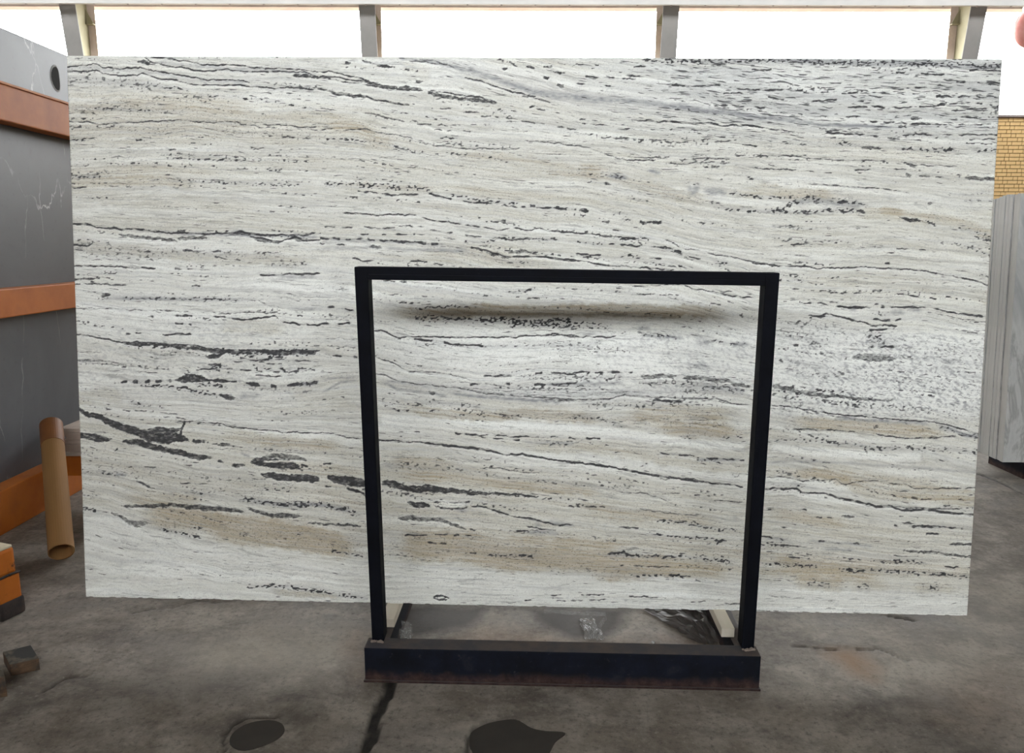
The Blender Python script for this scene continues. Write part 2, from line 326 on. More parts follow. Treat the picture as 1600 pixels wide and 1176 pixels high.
add('p', .75, 3, '993,513 1005,512 1018,513', '995,522 1029,524 1069,529', '1085,537 1118,533 1138,536 1176,538', '870,510 960,512')
add('g', .6, 4, '993,513 1018,513', '1000,523 1069,529', '1085,536 1118,534', '1138,538 1176,538', '905,521 935,522')
add('p', .45, 10, '1025,560 1060,552 1100,555', '1060,580 1110,570', '870,545 900,560')
add('g', .3, 8, '1080,570 1110,573')
# left of frame
add('p', .45, 9, '505,425 550,428', '515,445 553,450', '500,440 550,460')
add('b', .95, 1.9, '500,480 520,479 553,485', '500,506 553,505', '500,554 558,558')
add('v', .6, .9, '505,499 545,500', '500,581 561,582', '515,540 557,543', '505,530 530,528 558,530', '525,452 545,452')
add('g', .7, 2.4, '500,615 515,608 533,596 561,596', '500,592 561,590')
# -- left K5
add('v', .95, 1.2, '120,523 133,523 159,529 189,534 228,535 276,538 309,540 319,544 370,547 432,548 500,548')
add('p', 1.0, 5, '189,537 228,539 260,540 290,542')
add('p', 1.0, 6, '322,547 370,551 432,552 470,550 500,551')
add('d', .85, [1, 3, 2, 3, 3, 2, 4, 3], '190,536 215,538 240,537 345,549 370,550 400,548 430,551 495,550')
add('d', .95, 3, '322,557 333,557 346,556')
add('b', .85, 1.6, '375,559 400,563 447,559', '322,570 345,569', '309,577 355,576 419,581 470,581', '395,570 440,568', '450,564 500,563', '400,586 440,588')
add('p', .8, 4, '320,575 360,573', '380,560 450,560', '390,575 460,580 500,575')
add('v', .6, 1, '123,562 156,561 177,566 228,576', '125,567 170,568 200,573', '210,580 250,584', '120,550 160,551', '200,557 215,561')
add('b', .95, 2.6, '179,598 212,596 253,596 279,593 299,586 327,593 355,596 375,596 406,602 444,603 500,596')
add('d', .9, [1, 5, 6, 5, 1], '272,594 285,592 300,590 315,592 330,595')
add('p', .95, 4, '205,598 222,600 253,603 284,607 317,614 342,617 360,621', '285,583 310,588', '300,600 360,604', '440,603 500,598')
add('d', .85, [2, 3.5, 2], '344,617 356,621 370,622')
add('g', .6, 5, '370,620 390,619 410,620', '460,602 500,597')
add('p', .6, 5, '195,628 220,632 250,636', '380,606 500,612')
add('p', .85, 3, '205,630 230,632', '295,610 310,616', '140,613 160,618', '245,634 260,637', '432,622 470,626')
# inside frame K5..K6
add('v', .8, 1.2, '587,559 607,564 622,571 640,580 663,581 699,584 722,589 735,594', '587,584 599,585 620,595 653,600 691,604 730,608 755,614 793,618 900,624', '850,625 914,624 952,623 978,617 1029,621 1092,622 1120,623 1143,630 1171,632')
add('v', .55, .9, '700,602 800,612 900,614 1000,612', '720,609 800,616 900,619 985,613', '760,606 850,609 960,608', '690,596 760,599 800,606', '850,628 900,627 960,622')
add('g', .8, 3.2, '589,596 607,600 620,608 653,612 679,615 704,621', '850,600 901,599 939,598 978,599', '700,615 780,622 880,628')
add('g', .4, 9, '600,594 660,603 740,612 830,618 920,616 1000,612 1080,610')
add('g', .3, 7, '1070,600 1170,612')
add('b', .9, 2.0, '755,587 781,587 806,586 832,584 857,582 883,584 900,584', '791,600 832,600 857,601 900,598', '850,583 888,583 914,581 972,582 988,581', '680,591 700,591', '735,600 765,600', '1013,624 1054,628 1092,627')
add('d', .75, 2.8, '1000,589 1029,587 1059,587', '1064,591 1095,590 1118,594 1138,595 1146,600 1174,603')
add('p', .7, 6, '800,592 860,590 920,590 980,590', '990,600 1060,597 1100,603 1170,612', '760,605 850,606 950,605', '900,632 1000,632 1100,630', '1060,610 1130,612')
add('p', .7, 4, '1000,595 1020,600', '1085,600 1170,610', '640,618 700,630 760,634')
add('d', .8, 2.4, '670,612 680,615')
# right grey region
add('g', .7, 5, '1389,488 1400,487 1416,488', '1325,481 1340,484', '1416,484 1443,485')
add('v', .95, 1.6, '1264,492 1282,495 1290,490 1313,494 1336,501 1353,504 1364,508 1402,509')
add('b', .95, 1.8, '1359,498 1390,501 1415,499', '1359,515 1397,513', '1353,543 1404,541', '1240,540 1300,536', '1318,481 1355,480', '1265,496 1290,494')
add('p', .85, 7, '1348,525 1366,526 1384,528')
add('p', .7, 6, '1360,490 1400,492', '1350,535 1410,532', '1255,535 1290,540')
add('d', .7, [4, 5, 5, 5, 4, 2], '1330,558 1345,558 1360,558 1375,559 1390,560 1402,561')
add('g', .5, 5, '1308,555 1328,555', '1470,565 1495,567')
add('p', .5, 22, '1210,520 1300,510 1400,540 1530,560', '1220,570 1320,590 1420,590 1535,610', '1210,640 1300,630 1400,640 1530,650')
add('d', .8, 2.2, '1218,563 1224,566', '1310,582 1320,585')
add('d', .8, [2, 2.6, 2.6, 2.6, 2, 2, 1], '1205,603 1231,607 1256,614 1287,618 1313,619 1333,623 1397,625')
add('p', .85, 3, '1205,608 1230,611 1260,618', '1330,622 1345,628', '1262,606 1345,616')
add('v', .95, 1.2, '1205,633 1230,634 1262,640 1306,647 1343,650 1384,654 1425,657 1453,658 1482,663 1510,672 1530,678')
add('v', .6, 1, '1205,638 1262,645 1306,650 1343,655', '1463,662 1490,672 1525,684')
add('g', .8, 3.6, '1300,651 1343,656 1384,658 1425,660 1453,661', '1465,664 1490,672 1510,680')
add('v', .85, 1.4, '1237,671 1281,671 1306,672 1340,675', '1369,678 1384,682 1419,684 1457,684 1494,681')
add('p', .75, 5, '1205,685 1274,688 1337,694 1369,700 1432,700 1494,703 1525,705', '1460,665 1490,675 1520,682')
add('d', .9, 2.2, '1351,701 1354,705', '1365,667 1373,666')
add('p', .5, 4, '1010,640 1090,650 1160,645', '1030,660 1100,668 1165,660', '970,660 900,650 850,648')
add('v', .6, 1, '990,658 1030,653 1080,656 1120,655', '1030,620 1090,625 1165,632')
# tan with jagged white edge
add('t', .75, 9, '590,632 640,636 700,645 760,648 820,645 900,652 960,660')
add('t', .8, 12, '960,640 1020,643 1080,648 1165,650', '1010,665 1080,676 1165,672', '1205,660 1300,664 1400,672 1500,676')
add('t', .5, 8, '800,700 900,700 1000,712 1100,728 1165,735 1240,736 1330,742 1420,755 1520,775')
add('t', .55, 9, '1210,742 1290,742 1350,765 1420,776 1520,784')
add('p', .8, 3, '595,632 625,642 650,640', '700,650 745,647 770,650', '770,645 800,653 825,646', '895,650 940,655 985,670', '890,655 930,648', '1055,682 1095,684', '1120,685 1165,682', '690,640 660,645')
add('w', .9, 6, '595,655 640,658 700,662 800,664 880,668 960,673 1060,690 1165,700', '1205,700 1280,706 1370,712 1440,715')
add('b', .9, 1.5, '711,677 736,679 780,681 831,683 862,682 906,685 938,685', '736,683 765,683 787,686 812,687.5', '640,675 655,676', '1020,705 1050,710 1085,712', '1104,716 1130,717 1163,718')
add('g', .5, 3, '812,690 850,692 906,693', '1085,718 1110,719 1163,719', '1199,721 1274,721 1369,726 1494,735 1526,738')
add('p', .8, 3, '1080,722 1110,717 1130,724', '955,707 970,706', '1140,742 1155,742', '1210,735 1235,739', '850,694 900,695', '925,711 935,711', '1000,726 1015,725')
add('g', .45, 2, '1020,708 1085,712', '1100,716 1163,718')
# -- K7 long vein
add('v', .95, 1.0, '273,659 301,659 339,661 367,668 415,672 440,675 478,675.5 522,677 540,682 566,685', '566,685 591,686.5 623,689 664,691')
add('v', 1.0, 1.9, '664,691 686,694 717,697.5 742,701 765,704 787,710 818,710 837,714 875,719 906,723 938,727.5 963,731.5 1000,738.5 1014,742 1045,745 1070,748.5 1102,753.6 1133,756 1161,761', '1194,764 1211,762 1243,764 1255,769 1290,771 1312,778 1337,784 1359,787 1369,792 1394,791 1413,798 1447,797 1479,800 1520,803')
add('v', .8, 1.1, '1199,745 1227,745 1255,751 1306,749 1321,757 1340,752', '1340,752 1362,750 1381,752 1394,755 1413,756 1428,762 1450,763 1482,763 1524,761', '1010,739 1040,749 1070,745 1100,751', '1370,790 1420,793 1500,796')
add('p', .8, 2.8, '1470,790 1490,789', '1495,793 1520,794', '1510,772 1524,772', '1350,766 1370,767', '1240,757 1255,758')
# -- big dark blotches lower left
add('d', 1.0, [3, 3.5, 4, 5.5, 5.5, 6.5, 9, 8.5, 6, 2], '122,638 134,646 157,652 172,661 194,668 216,675 235,682 264,685 280,684 296,687')
add('d', .9, [2, 4, 4, 2], '228,672 245,671 265,674 285,670')
add('n', 1.0, 1.8, '289,659 283,672 281,682')
add('w', .5, .8, '232,673 240,674 250,672 262,677 275,676')
add('d', .95, [4, 6, 2], '132,680 150,684 176,686')
add('d', .95, [2.5, 5, 5, 4, 4, 4, 1.5], '190,690 220,692 238,697 264,704 289,708 308,713 333,716')
add('d', .85, 2.6, '341,721 349,722', '361,727 383,727', '300,689 320,690', '340,694 360,695')
add('b', .8, 1.2, '289,726 320,730', '191,729 251,730', '282,754 345,757', '190,640 240,643', '166,640 175,640', '220,642 290,648', '255,650 300,656')
add('g', .8, 3, '374,709 392,713', '178,741 200,741')
add('d', .95, [4, 8, 7, 6, 3], '390,722 412,722 440,724 458,728 470,730')
add('d', .75, [2.5, 4, 3.5, 2.5], '408,713 440,713 465,716 480,719')
add('w', 1.0, 1.3, '411,720.5 440,720 475,721', '398,727 430,734')
add('d', 1.0, [3, 5, 4.5, 5, 6], '406,740 434,745 452,746 470,747 500,749')
add('d', 1.0, [6, 5, 7, 7], '510,745 525,748 540,751 575,756')
add('d', .95, [5, 5, 4, 5, 6, 4, 3, 2, 1.5, 1], '595,754 617,757 636,763 654,764 670,762 686,765 717,768 749,770 780,771.5 843,775')
add('b', .95, 2.0, '503,760 540,762 569,771', '560,771 572,775', '505,725 525,724', '470,727 500,729')
add('p', .55, 9, '257,742 320,748 400,752 470,760', '280,770 340,768 420,772', '130,735 200,737 260,742')
add('p', .8, 3, '130,708 150,707', '175,704 200,703', '150,737 200,741', '399,764 440,765 462,770', '260,770 275,772', '310,770 320,774', '385,740 400,741', '720,766 800,773 850,778 900,780', '880,790 945,792')
add('d', .9, [1.5, 2, 2], '213,751 225,755 238,764')
add('v', .5, .9, '120,725 180,730', '320,700 420,705 570,712', '470,760 520,775 572,785', '595,712 680,716 740,722')
add('d', .85, [1.5, 2.5, 2.5, 3, 4, 3, 2.5], '188,790 242,790 264,789 289,792 320,794 352,796 383,800')
add('d', .85, [1.5, 2.5, 3, 3.6, 1], '383,792 402,798 424,806 449,806 474,806')
add('p', .95, 5, '367,776 389,781 421,786 446,789 478,787 509,790 534,793 550,801 572,806')
add('g', .55, 4, '389,781 446,788 510,789 550,800')
add('d', .7, [1.5, 3, 4.5, 3.5], '172,800 194,811 210,819 232,817')
add('p', .9, 3, '131,793 150,798 165,800', '131,773 160,776', '238,825 276,831 320,842', '290,825 325,825', '370,834 385,837', '510,858 572,871', '460,834 475,833', '270,789 250,792')
add('d', .85, 1.7, '478,817 525,819 566,822')
add('t', 1.15, 17, '200,804 300,810 400,824 500,842 575,856')
add('t', 1.0, 12, '300,832 400,842 500,858 575,868')
add('t', 1.15, 18, '600,855 700,862 800,872 900,882 1000,888 1080,892')
add('t', .85, 12, '600,838 700,845 800,852 900,855 1000,862', '1000,885 1150,896', '1186,880 1290,890 1400,905', '1230,909 1330,914')
add('t', .4, 9, '1315,912 1400,915', '1420,916 1500,920')
add('t', .6, 10, '600,740 700,742 800,755 900,762 960,772', '180,780 260,782 330,785', '880,790 960,800 1050,810 1150,822', '1190,800 1260,812 1340,830', '600,720 720,728')
add('p', .5, 12, '250,815 350,826 450,838 570,850', '600,845 720,850 850,862', '850,890 980,893')
add('b', .5, 1, '135,858 194,867 226,878 289,893 339,902 377,911')
add('p', .95, 4, '380,915 402,916 440,915 493,924 540,930 578,935')
add('t', 1.0, 5, '415,924 470,926 545,933')
add('v', .35, .8, '135,835 230,852 330,862', '300,880 400,888 570,895', '440,900 520,905 575,906')
# -- right of K7 / lower inside frame
add('p', .7, 3, '746,740 780,745 812,748 859,754 906,756 953,760 1000,767')
add('p', .55, 6, '597,730 650,730 700,731 740,736')
add('v', .75, 1.1, '749,731 780,731.5 812,737 843,739', '963,768 1001,770 1026,776 1054,787', '1035,770 1065,771', '1000,796 1040,800 1090,806', '1115,782 1160,784', '1000,795 1010,797')
add('b', .8, 1.3, '880,735 900,736', '865,742 880,743', '900,778 920,782', '910,791 945,793', '740,715 760,718 800,722', '1085,773 1115,776')
add('d', .95, [3, 4, 3], '635,784 654,789 673,790')
add('d', .85, 1.4, '676,785 700,786 736,785', '676,789 690,793 715,795 733,792')
add('w', 1.0, 3, '685,787.5 705,789 728,788')
add('g', .6, 4, '708,796 733,798')
add('v', 1.0, 1.5, '736,790 761,793 780,800 799,806 827,810 850,816 868,820 894,820', '821,822 843,826 868,827')
add('g', .7, 4, '835,819 846,819', '855,815 900,822', '818,831 875,833')
add('p', .6, 4, '770,800 800,803', '780,830 850,832 900,836')
add('d', .75, [2, 4, 3, 2.5, 2, 1], '620,809 642,809 664,811 686,812 708,819 730,827')
add('b', .85, 1.6, '632,836 667,836', '680,834 736,837', '730,827 800,829 840,828', '938,864 969,864 1000,869', '966,824 998,826', '667,847 705,850')
add('p', .95, 3, '941,866 976,867 1023,869 1067,869 1089,871 1117,875 1152,877', '1007,833 1039,836 1070,840 1095,841 1121,844 1143,845', '976,897 1026,899 1083,900', '752,867 799,867 843,871', '950,863 990,862')
add('p', .9, 3.2, '1014,809 1039,814 1086,817 1095,822 1111,824 1124,828 1155,828')
add('b', .8, 1.2, '970,883 1060,886', '908,929 944,929', '1130,942 1165,943', '860,930 880,929', '980,931 1040,934', '820,938 830,937', '1080,940 1120,939', '870,938 960,936')
add('d', .9, 1.0, '677,934 684,931 695,931.5 702,933', '677,934 686,936.5 697,936 702,933')
# -- lower right
add('d', .8, 1.6, '1315,806 1325,806 1336,807', '1410,860 1432,861 1463,863 1490,867 1507,870', '1420,821 1472,823', '1482,851 1497,849 1513,850')
add('b', .85, 1.5, '1397,820 1425,822 1472,823 1504,825', '1255,807 1300,809', '1208,820 1230,824', '1447,833 1473,835', '1400,816 1440,818', '1186,850 1243,853 1284,858', '1274,845 1315,848 1369,852', '1205,865 1240,867', '1476,885 1513,887', '1186,836 1210,840 1235,844', '1230,870 1265,873', '1200,795 1260,797')
add('g', .6, 2.5, '1260,844 1315,849 1369,853', '1186,838 1235,844', '1280,858 1340,859', '1420,822 1480,824')
add('p', .9, 3.5, '1186,880 1227,883 1281,885', '1186,849 1240,853', '1320,873 1340,874', '1360,876 1430,877 1455,882')
add('p', 1.0, 3.5, '1305,889 1331,891 1369,891 1400,892 1432,896 1463,897 1513,902')
add('p', .75, 6, '1255,908 1280,912 1306,917', '1335,915 1365,917', '1440,915 1475,918')
add('b', .6, 1, '1186,905 1240,907', '1280,950 1310,951', '1180,953 1230,955', '1430,912 1513,915', '1330,957 1400,960', '1480,945 1500,940', '1190,930 1300,938')
# broad tan layers
add('t', .5, 10, '105,385 200,392 300,400 420,408 500,405')
add('t', .5, 12, '105,300 200,310 330,320 430,325')
add('t', .45, 9, '105,284 220,283 330,290', '500,292 600,296 700,300', '560,225 620,228')
add('t', .6, 11, '680,240 760,249 820,257 900,266 960,280 1010,292 1060,308 1140,318')
add('t', .55, 10, '900,262 945,265', '1130,300 1200,296 1260,302 1340,318', '1300,322 1400,335 1480,348 1550,366')
add('t', .5, 12, '1225,430 1300,438 1400,440 1480,448 1540,462')
add('t', .35, 9, '700,385 780,392 860,390 940,392 1040,400', '630,400 740,403 900,418')
add('t', .45, 12, '330,505 380,508 430,512 460,520', '130,618 200,625', '440,615 520,618 561,622')
add('t', .6, 10, '320,673 400,685 480,693 560,697')
add('t', .35, 14, '105,140 200,150 320,158 420,165', '500,190 600,205', '620,110 680,120')

def travertine_masks(SX, SY):
    """SX, SY: sketch coordinates of every vertex. Returns dark, grey, tan, white."""
    ny, nx = SX.shape
    # layer coordinate
    S = np.zeros_like(SX)
    cs = [np.interp(SX, [p[0] for p in c], [p[1] for p in c]) for c in STRATA]
    for i in range(len(cs) - 1):
        sel = (SY >= cs[i]) & (SY < cs[i + 1])
        span = np.mean(cs[i + 1] - cs[i])
        base = sum(float(np.mean(cs[j + 1] - cs[j])) for j in range(i))
        S[sel] = base + ((SY - cs[i]) / np.maximum(cs[i + 1] - cs[i], 1) * span)[sel]
    S = S + 5 * (vnoise(SX / 60, SY / 30, 3) - .5) + 1.6 * (vnoise(SX / 11, SY / 8, 4) - .5)
    dark = np.zeros_like(SX); grey = np.zeros_like(SX); tan = np.zeros_like(SX); white = np.zeros_like(SX)
    # fine layering
    l1 = vnoise(SX / 130, S / 2.6, 11); l2 = vnoise(SX / 60, S / 1.7, 12); l3 = vnoise(SX / 260, S / 7, 13)
    band = vnoise(SX / 300, S / 16, 14)
    tan += .3 * sstep(.45, .8, band) + .2 * (l3 - .5)
    grey += .17 * sstep(.55, .85, l1) + .13 * sstep(.6, .9, l2)
    white += .5 * sstep(.55, .85, vnoise(SX / 200, S / 10, 15)) + .25 * sstep(.6, .9, vnoise(SX / 80, S / 2.2, 16))
    # region weights
    topr = sstep(850, 1150, SX) * sstep(260, 170, SY)
    top = sstep(330, 150, SY)
    midw = sstep(470, 540, SY) * sstep(680, 620, SY) * sstep(560, 640, SX)
    dn = .35 + .55 * vnoise(SX / 170, S / 18, 21)
    low = sstep(-5, 25, SY - cs[7]) * sstep(-5, 15, cs[8] - SY)
    tan += low * (.22 + .3 * vnoise(SX / 220, S / 9, 22))
    mid = sstep(-5, 20, SY - cs[6]) * sstep(-5, 20, cs[7] - SY) * sstep(900, 1000, SX)
    tan += mid * .2
    up = sstep(130, 165, SY) * sstep(0, 12, cs[3] - SY)
    tan += up * (.1 + .22 * vnoise(SX / 260, S / 11, 23))
    wh = sstep(10, 60, SY - cs[4]) * sstep(-5, 25, cs[5] - SY)
    white += .45 * wh; tan *= 1 - .5 * wh
    # short dashes along the layers
    dash = vnoise(SX / 17, S / 1.5, 31)
    gate = vnoise(SX / 120, S / 6, 32)
    foot = sstep(-6, 14, SY - np.interp(SX, [p[0] for p in STRATA[8]], [p[1] for p in STRATA[8]]))
    lev = .965 - .12 * sstep(.5, .8, gate) - .13 * topr - .03 * midw - .02 * top + .03 * foot
    dash2 = vnoise(SX / 42, S / 1.35, 33)
    lev2 = .93 + .03 * foot - .12 * sstep(.45, .8, vnoise(SX / 200, S / 9, 34)) - .06 * topr - .05 * midw
    dark = np.maximum(dark, .55 * sstep(lev2 + .02, lev2 + .12, dash2))
    # small pores in rows
    pore = vnoise(SX / 3.6, SY / 2.4, 35)
    rows = sstep(.68, .86, vnoise(SX / 160, S / 5, 36))
    dark = np.maximum(dark, .8 * sstep(.86 - .2 * rows, .95 - .2 * rows, pore) * (.1 + .9 * rows) * (1 - .8 * foot))
    # diagonal stipple on the right and in the middle
    st = vnoise((SX + SY) / 6.5, (SY - SX * .8) / 2.6, 37)
    reg = sstep(1150, 1260, SX) * sstep(500, 540, SY) * sstep(670, 640, SY)
    reg = np.maximum(reg, .55 * sstep(880, 960, SX) * sstep(505, 530, SY) * sstep(625, 605, SY))
    reg = np.maximum(reg, .45 * sstep(560, 420, SX) * sstep(480, 520, SY) * sstep(640, 610, SY))
    grey += .55 * reg * sstep(.58, .8, st) * (.4 + vnoise(SX / 30, SY / 18, 38))
    grey += .22 * topr * sstep(.5, .8, vnoise(SX / 90, S / 5, 39))
    white += .5 * reg + .3 * midw + .45 * foot
    tan *= 1 - .7 * foot
    tan *= 1 - .8 * reg; tan *= 1 - .5 * topr
    # a grain of tiny marks everywhere
    g = vnoise(SX / 3.2, SY / 2.0, 41)
    grey += .16 * sstep(.6, .85, g) * (.3 + vnoise(SX / 50, S / 9, 42))
    # traced features
    x0c = SX.min(0); x1c = SX.max(0)
    y0r = SY.min(1); y1r = SY.max(1)
    for i, (kind, k, w, pts) in enumerate(V):
        if kind != 'n' and pts[0][0] > pts[-1][0]: pts = pts[::-1]
        xs = np.array([p[0] for p in pts]); ys = np.array([p[1] for p in pts])
        ws = np.array(w, float) if isinstance(w, list) else np.full(len(pts), float(w))
        wm = ws.max() * 3 + 6
        c = np.where((x1c > xs.min() - wm) & (x0c < xs.max() + wm))[0]
        r = np.where((y1r > ys.min() - wm) & (y0r < ys.max() + wm))[0]
        if not len(c) or not len(r): continue
        sl = (slice(r[0], r[-1] + 1), slice(c[0], c[-1] + 1))
        X = SX[sl]; Y = SY[sl]
        if kind == 'n':
            d = np.full_like(X, 1e9)
            for a in range(len(xs) - 1):
                ax, ay, bx, by = xs[a], ys[a], xs[a + 1], ys[a + 1]
                t = np.clip(((X - ax) * (bx - ax) + (Y - ay) * (by - ay)) / ((bx - ax) ** 2 + (by - ay) ** 2), 0, 1)
                d = np.minimum(d, np.hypot(X - ax - t * (bx - ax), Y - ay - t * (by - ay)))
            m = k * sstep(1.4, .6, (d + 1.2 * (vnoise(X / 3, Y / 3, i) - .5)) / w)
            dark[sl] = np.maximum(dark[sl], m); continue
        yc = np.interp(X, xs, ys); hw = np.interp(X, xs, ws)
        yc = yc + 2.2 * (vnoise(X / 9, Y * 0 + i * 3.3, i) - .5) + 1.3 * (vnoise(X / 3.5, Y * 0 + i * 1.7, i + 5) - .5)
        L = xs[-1] - xs[0]; tp = min(70. if kind == 't' else 14., L * .3 + 1)
        endf = sstep(-1.5, tp, X - xs[0]) * sstep(-1.5, tp, xs[-1] - X) if kind in 'dgpt' else sstep(-2, min(5, tp), X - xs[0]) * sstep(-2, min(5, tp), xs[-1] - X)
        if xs[0] < 140: endf = np.where(X < xs[0] + tp, 1, endf)
        if xs[-1] > 1505: endf = np.where(X > xs[-1] - tp, 1, endf)
        d = np.abs(Y - yc)
        if kind == 'v':
            h = hw * (.65 + .75 * vnoise(X / 13, Y * 0 + i, i + 1)) * (.4 + .6 * endf)
            m = k * sstep(1.35, .55, d / h) * (.62 + .38 * sstep(.2, .5, vnoise(X / 8, Y * 0 + i, i + 2))) * sstep(0, .2, endf)
            dark[sl] = np.maximum(dark[sl], m)
            white[sl] += .35 * k * np.exp(-((Y - yc - 3.5) / 2.4) ** 2) * endf
        elif kind == 'b':
            br = sstep(.3, .55, vnoise(X / 9, Y * 0 + i * .7, i + 1))
            h = hw * (.5 + 1.0 * vnoise(X / 7, Y * 0 + i, i + 2)) * (.3 + .7 * br)
            m = k * sstep(1.35, .55, (d + .8 * (vnoise(X / 4, Y / 2, i) - .5)) / h) * br * sstep(0, .2, endf)
            dark[sl] = np.maximum(dark[sl], m)
            dark[sl] = np.maximum(dark[sl], .35 * k * sstep(1.5, .5, d / (.7 * hw)) * endf)
        elif kind == 'p':
            e = np.exp(-(d / hw) ** 2) * endf
            sp = vnoise(X / 3.1, Y / 1.9, i % 17 + 50)
            lv = .93 - .5 * e * k
            m = np.minimum(1, k * 1.1) * sstep(lv, lv + .1, sp) * sstep(.08, .3, e)
            dark[sl] = np.maximum(dark[sl], m)
            grey[sl] += .22 * k * e
        elif kind == 'd':
            rag = -.5 + 2.2 * (vnoise(X / 4.5, Y / 3.2, i) - .5) + 1.0 * (vnoise(X / 1.8, Y / 1.6, i + 3) - .5)
            h = hw * (.35 + .65 * endf)
            inner = .8 + .2 * sstep(.25, .55, vnoise(X / 5, Y / 2.2, i + 9))
            m = k * sstep(1.25, .8, (d + rag) / h) * sstep(0, .15, endf) * inner
            dark[sl] = np.maximum(dark[sl], m)
            white[sl] += .4 * np.exp(-((d - hw - 2) / 2.2) ** 2) * endf
        elif kind == 'g':
            e = np.exp(-(d / (hw * .8)) ** 2) * endf
            grey[sl] += k * e * (.45 + .75 * vnoise(X / 5, Y / 2, i + 4))
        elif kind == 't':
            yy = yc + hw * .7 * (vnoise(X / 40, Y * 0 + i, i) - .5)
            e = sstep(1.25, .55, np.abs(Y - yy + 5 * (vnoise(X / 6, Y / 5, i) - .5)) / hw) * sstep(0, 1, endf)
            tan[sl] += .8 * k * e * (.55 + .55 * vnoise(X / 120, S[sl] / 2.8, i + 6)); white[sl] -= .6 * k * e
        elif kind == 'w':
            e = sstep(1.6, .5, d / hw) * endf
            white[sl] += k * e
            if k > .9: dark[sl] *= 1 - e
    # layered modulation so that nothing is flat
    tan *= .6 + .8 * l2
    for a in (dark, grey, tan, white): np.clip(a, 0, 1, out=a)
    return dark, grey, tan, white, S
def segdist(X, Y, pts):
    d = np.full_like(X, 1e9)
    for (ax, ay), (bx, by) in zip(pts, pts[1:]):
        t = np.clip(((X-ax)*(bx-ax) + (Y-ay)*(by-ay)) / ((bx-ax)**2 + (by-ay)**2 + 1e-12), 0, 1)
        d = np.minimum(d, np.hypot(X-ax-t*(bx-ax), Y-ay-t*(by-ay)))
    return d
joint = [fl(*p) for p in ((612,1050),(606,1066),(601,1088),(596,1108),(586,1128),(578,1148),(572,1164),(562,1190),(548,1230))]
jx, jy = joint[-1]; joint.append((jx - .35, jy - 1.1))
JX = FX + .03 * (vnoise(FX*14, FY*14, 2) - .5); JY = FY + .03 * (vnoise(FX*14, FY*14, 8) - .5)
dj = segdist(JX, JY, joint)
wj = .013 + .012 * vnoise(FX*12, FY*12, 5)
crack = sstep(1.25, .8, dj / wj)
for pts, w in (([(1528,740),(1550,748),(1575,760),(1600,772)], .010), ([(1385,962),(1430,968)], .006),
               ([(345,1176),(343,1163),(350,1148),(365,1134),(392,1122),(432,1119)], .006), ([(725,1176),(728,1150),(740,1134)], .006),
               ([(1240,1008),(1300,1015),(1370,1012),(1420,1030)], .004), ([(200,960),(320,938),(372,938)], .004),
               ([(60,1080),(100,1062),(140,1056)], .005)):
    dd = segdist(JX, JY, [fl(*p) for p in pts]); crack = np.maximum(crack, (.8 if w > .0045 else .4) * sstep(1.6, .4, dd / w))
def blob(pts, soft):
    """soft patch round a px outline of the floor"""
    q = [fl(*p) for p in pts]; inside = np.zeros(FX.shape, bool); n = len(q)
    for i in range(n):
        (x1, y1), (x2, y2) = q[i], q[(i+1) % n]
        c = ((y1 > JY) != (y2 > JY)) & (JX < (x2-x1)*(JY-y1)/(y2-y1+1e-12)+x1); inside ^= c
    d = segdist(JX, JY, q + [q[0]])
    return np.where(inside, .5 + .5*np.clip(d/soft, 0, 1), .5 - .5*np.clip(d/soft, 0, 1))
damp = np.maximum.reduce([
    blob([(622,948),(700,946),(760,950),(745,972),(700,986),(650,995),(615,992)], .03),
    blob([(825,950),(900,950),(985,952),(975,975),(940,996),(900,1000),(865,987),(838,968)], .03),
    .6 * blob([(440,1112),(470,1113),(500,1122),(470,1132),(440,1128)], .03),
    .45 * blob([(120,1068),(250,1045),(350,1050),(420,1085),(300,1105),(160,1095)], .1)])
rust = np.maximum.reduce([blob([(1290,1012),(1340,1015),(1368,1040),(1362,1060),(1335,1050),(1300,1028)], .05),
    .35 * blob([(1470,1080),(1560,1060),(1600,1110),(1540,1140),(1480,1120)], .12),
    .5 * blob([(560,985),(575,1050),(560,1060),(540,1010)], .05), .55 * blob([(760,975),(900,1000),(1100,995),(1100,1012),(700,1008)], .06)])
dust = np.maximum.reduce([.7 * blob([(250,1010),(400,985),(560,1000),(500,1050),(300,1060)], .15),
    blob([(1330,1020),(1450,985),(1560,900),(1600,980),(1500,1010),(1400,1040)], .25) * .5,
    .8 * blob([(690,1145),(720,1133),(752,1125),(750,1132),(715,1142)], .015)])
fz = -.014 * crack + .0012 * (vnoise(FX*5, FY*5, 3) - .5)
ny, nx = FX.shape
def grid_mesh(name, co, ny, nx):
    me = bpy.data.meshes.new(name)
    idx = np.arange(ny*nx).reshape(ny, nx)
    q = np.stack([idx[:-1,:-1], idx[:-1,1:], idx[1:,1:], idx[1:,:-1]], -1).reshape(-1, 4)
    me.vertices.add(len(co)); me.vertices.foreach_set('co', co.astype(np.float32).ravel())
    me.loops.add(q.size); me.loops.foreach_set('vertex_index', q.astype(np.int32).ravel())
    me.polygons.add(len(q)); me.polygons.foreach_set('loop_start', np.arange(0, q.size, 4, dtype=np.int32))
    me.update(calc_edges=True); return me
def set_attr(me, name, arrs):
    a = me.attributes.new(name, 'FLOAT_COLOR', 'POINT')
    n = arrs[0].size; buf = np.ones((n, 4), np.float32)
    for i, r in enumerate(arrs): buf[:, i] = r.ravel()
    a.data.foreach_set('color', buf.ravel())
me = grid_mesh('floor', np.stack([FX, FY, fz], -1).reshape(-1, 3), ny, nx)
set_attr(me, 'marks', [crack, damp, rust, dust])
k = NT('worn_concrete'); v = k.coord()
